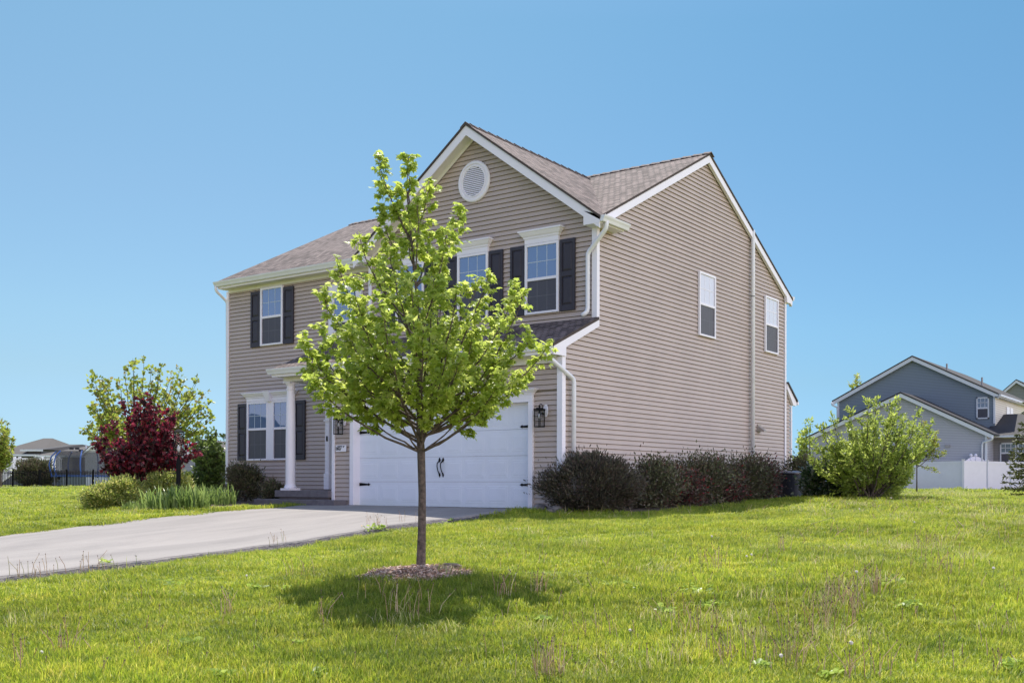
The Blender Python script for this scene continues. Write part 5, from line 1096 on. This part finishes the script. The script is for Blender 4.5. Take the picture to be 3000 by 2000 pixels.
for (u, v, n, su, sv) in ((1170,1805,14,45,14),(945,1830,6,12,8),(668,1800,8,16,6),(1080,1760,3,30,8),(1475,1750,5,22,6),(1580,1745,6,16,5),(2440,1780,30,55,26),(2540,1740,14,40,16),(2400,1850,16,60,20),(2090,1670,9,24,8),(2295,1620,5,14,6),
    (1600,1985,16,30,10),(1740,1870,6,40,12),(2030,1850,12,50,22),(2170,1930,14,45,18),(2300,1940,8,40,15),(2720,1610,14,30,16),(2760,1680,8,35,14),(2900,1500,14,60,14),(2640,1480,12,80,12),(2480,1490,10,60,8),(2320,1960,6,40,10),(200,1915,9,22,8),
    (170,1685,9,50,8),(90,1692,6,45,4),(300,1670,8,40,5),(1100,1540,12,28,6),(820,1590,6,20,5),(1190,1528,4,14,4),(1850,1520,3,40,3),(2030,1508,4,40,3),(2200,1500,4,50,3),(1650,1512,4,8,3),(1730,1515,3,20,3),(60,1960,5,30,12),(880,1690,5,25,8),(2520,1990,8,60,8),(2750,1500,14,140,12),(2880,1560,8,80,12)):
    sc = 1.0 if v > 1600 else .8
    stalks(u, v, n, su, sv, .12*sc, .26*sc)
for k in range(260): stalks(U(1400,2990), U(1560,1990), 1, 2, 2, .07, .16)
for k in range(50): stalks(U(20,1400), U(1720,1990), 1, 2, 2, .06, .13)
for k in range(70): stalks(U(2350,2990), U(1448,1600), 1, 3, 3, .08, .2, .9, .005)
so_ = stalk.build('weed_stalks', TAN, raw=True); tag(so_, 'dry tan weed stalks standing in the lawn', 'weeds', kind='stuff'); ho = heads.build('seed_heads', HEADM, so_, raw=True)
RL, RD = [], []
for (u, v, n, s) in ((2040,1735,40,60),(1955,1800,26,30),(2080,1780,30,40),(1850,1725,24,40),(1780,1725,16,30),(500,1718,26,30),(1590,1825,24,20),(2620,1715,40,50),(1105,1552,50,32),(310,1652,16,20),(560,1895,14,14),(880,1895,14,14),(2230,1960,16,24),(2660,1780,30,40),(640,1990,14,20),(930,1990,16,30),(1300,1540,16,20),(2960,1960,20,40),(1320,1530,12,12),(2420,1990,20,30),(760,1730,18,24),(830,1735,14,16)):
    for k in range(n):
        p = ground_px(u+random.gauss(0, s*.5), v+random.gauss(0, s*.14)); an = U(0, 6.28); RL.append(p+V3((0,0,.035))); RD.append((math.cos(an), math.sin(an), U(.1,.7)))
tag(leaves('weed_leaves', RL, RD, BROAD, .062, leafmat('weed_leaf', [(.26,.38,.06),(.33,.44,.10),(.20,.31,.05)], .5, .35), None, nrm=[(0,0,1)]*len(RL), jit=.15), 'light green broadleaf weeds scattered through the lawn', 'weeds', kind='stuff')
PUFF = mat('dandelion_puff', (.66,.60,.53), .95); YEL = mat('dandelion_yellow', (.80,.42,.01), .7)
_STM = mat('green_stem', (.16,.24,.06), .7)
def dande(u, v, h, r, m, nm, label, grp):
    r *= .68; p = ground_px(u, v); root = empty(nm, p, label=label, cat='dandelion', group=grp); mb = MB(); tp = V3((U(-.02,.02), U(-.02,.02), h)); mb.tube([(0,0,-.01), tuple(tp*.5+V3((.005,0,0))), tuple(tp)], [.0028,.0026,.0022], 5); mb.build('stem', _STM, root)
    bm = bmesh.new(); bmesh.ops.create_icosphere(bm, subdivisions=2, radius=r)
    for q in bm.verts: q.co *= U(.8,1.15); q.co.z *= (1 if m is PUFF else .45); q.co += tp
    me = bpy.data.meshes.new('flower_head'); bm.to_mesh(me); bm.free(); me.materials.append(m); o = bpy.data.objects.new('flower_head', me); COL.objects.link(o); o.parent = root
W = 'white dandelion clocks on the lawn'; Y = 'yellow dandelions on the lawn'
for (u, v, h, r, lab) in ((2905,1702,.13,.021,'large white dandelion clock leaning at the right end of the lawn'),(2492,1945,.15,.022,'round white dandelion clock near the bottom right'),(2081,1600,.13,.021,'white dandelion clock on the open lawn below the side shrubs'),(2200,1650,.10,.021,'white dandelion clock, upper of a pair right of the maple shadow'),(2188,1655,.10,.020,'white dandelion clock, lower of a pair right of the maple shadow'),
    (2290,1960,.09,.020,'pinkish white dandelion clock low near the bottom right'),(1848,1875,.08,.017,'white dandelion clock below the maple shadow, amid dry stalks'),(400,1652,.11,.021,'white dandelion clock at the lower driveway edge'),(110,1940,.07,.019,'white dandelion clock near the bottom left corner'),(2610,1478,.14,.022,'white dandelion clock near the bushy small tree'),(2520,1510,.12,.022,'white dandelion clock below the bushy small tree'),
    (1513,1562,.07,.018,'white dandelion clock left of two just below the juniper shrub'),(1524,1563,.07,.018,'white dandelion clock right of two just below the juniper shrub'),(2678,1552,.12,.020,'white dandelion clock on the upper right lawn'),(722,1705,.07,.017,'white dandelion clock on the left lawn beside a yellow one'),(2510,1720,.15,.022,'white dandelion clock inside the thick patch of dry stalks'),(60,1482,.14,.035,'white dandelion clock far left beyond the driveway'),(245,1475,.14,.035,'white dandelion clock beside the smallest golden shrub')):
    dande(u, v, h, r, PUFF, 'white_dandelion', lab, W)
for (u, v, h, r, lab) in ((638,1684,.05,.018,'yellow dandelion on the lawn left of the maple shadow'),(178,1916,.06,.018,'yellow dandelion near the bottom left corner'),(1060,1548,.05,.016,'yellow dandelion at the driveway edge left of the maple trunk'),(1640,1521,.06,.02,'yellow dandelion in the shade below the juniper shrub'),(326,1505,.05,.022,'yellow dandelion beyond the driveway by the iris clump'),(948,1715,.05,.016,'yellow dandelion in the maple shadow')):
    dande(u, v, h, r, YEL, 'yellow_dandelion', lab, Y)

# ------------------------------------------------------------------ light
SD = Vector((-.41,.42,1)).normalized()
sun = bpy.data.lights.new('sun', 'SUN'); sun.energy = 4.0; sun.angle = math.radians(.53); sun.color = (1,.95,.86)
so = bpy.data.objects.new('sun', sun); COL.objects.link(so); so.rotation_euler = SD.to_track_quat('Z','Y').to_euler(); so.location = (0,0,30)
w = bpy.data.worlds.new('World'); S.world = w; w.use_nodes = True; nt = w.node_tree; bgn = nt.nodes['Background']
sk = N(nt, 'ShaderNodeTexSky'); sk.sky_type = 'NISHITA'; sk.sun_disc = False; sk.sun_elevation = math.asin(SD.z); sk.sun_rotation = math.atan2(SD.x, SD.y); sk.dust_density = .2; sk.air_density = 1.0; sk.ozone_density = 2.5
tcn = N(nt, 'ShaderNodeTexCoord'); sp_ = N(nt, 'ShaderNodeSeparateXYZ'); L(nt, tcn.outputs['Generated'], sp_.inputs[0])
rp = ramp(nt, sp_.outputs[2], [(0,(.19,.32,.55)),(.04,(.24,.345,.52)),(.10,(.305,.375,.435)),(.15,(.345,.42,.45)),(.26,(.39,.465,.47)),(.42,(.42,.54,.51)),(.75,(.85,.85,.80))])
rb = ramp(nt, sp_.outputs[2], [(0,(.50,.45,.70)),(.1,(.70,.61,.78)),(.3,(.86,.75,.76)),(.75,(.80,.76,.80))])      # brightness added to the sky behind the camera, lights the shaded front wall
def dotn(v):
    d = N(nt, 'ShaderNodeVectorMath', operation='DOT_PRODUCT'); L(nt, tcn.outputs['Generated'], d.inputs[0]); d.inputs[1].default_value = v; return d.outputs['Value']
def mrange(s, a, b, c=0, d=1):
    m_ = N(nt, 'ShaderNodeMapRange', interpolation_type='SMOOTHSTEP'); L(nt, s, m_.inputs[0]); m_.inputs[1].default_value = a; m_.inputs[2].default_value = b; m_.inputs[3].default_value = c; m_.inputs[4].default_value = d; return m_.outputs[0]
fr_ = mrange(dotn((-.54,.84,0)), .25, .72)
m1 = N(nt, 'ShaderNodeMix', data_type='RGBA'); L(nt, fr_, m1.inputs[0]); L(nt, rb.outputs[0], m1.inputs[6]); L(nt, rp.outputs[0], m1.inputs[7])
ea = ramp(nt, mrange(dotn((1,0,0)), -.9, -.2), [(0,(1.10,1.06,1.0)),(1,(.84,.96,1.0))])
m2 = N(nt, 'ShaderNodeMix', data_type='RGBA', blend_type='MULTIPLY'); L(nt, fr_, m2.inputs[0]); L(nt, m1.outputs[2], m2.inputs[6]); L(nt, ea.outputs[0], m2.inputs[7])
eb = ramp(nt, mrange(dotn((.9,.1,0)), .1, .7), [(0,(.5,.5,.5)),(1,(2.5,1.84,1.30))]); eb2 = N(nt, 'ShaderNodeVectorMath', operation='SCALE'); L(nt, eb.outputs[0], eb2.inputs[0]); eb2.inputs['Scale'].default_value = 2.0  # warm brightness added to the unseen right-hand sky, lifts the side wall
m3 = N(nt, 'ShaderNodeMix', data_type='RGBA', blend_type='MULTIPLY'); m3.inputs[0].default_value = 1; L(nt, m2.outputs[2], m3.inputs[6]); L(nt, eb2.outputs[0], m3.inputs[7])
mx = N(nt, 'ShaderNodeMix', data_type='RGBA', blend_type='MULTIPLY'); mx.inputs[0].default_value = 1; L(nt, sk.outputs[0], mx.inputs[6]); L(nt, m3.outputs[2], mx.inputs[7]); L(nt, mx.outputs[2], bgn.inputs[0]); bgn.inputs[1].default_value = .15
S.view_settings.view_transform = 'Standard'; S.view_settings.look = 'None'; S.view_settings.exposure = .7; S.view_settings.gamma = 1; S.view_settings.use_curve_mapping = False
S.cycles.use_denoising = True; S.cycles.max_bounces = 8; S.cycles.transparent_max_bounces = 12
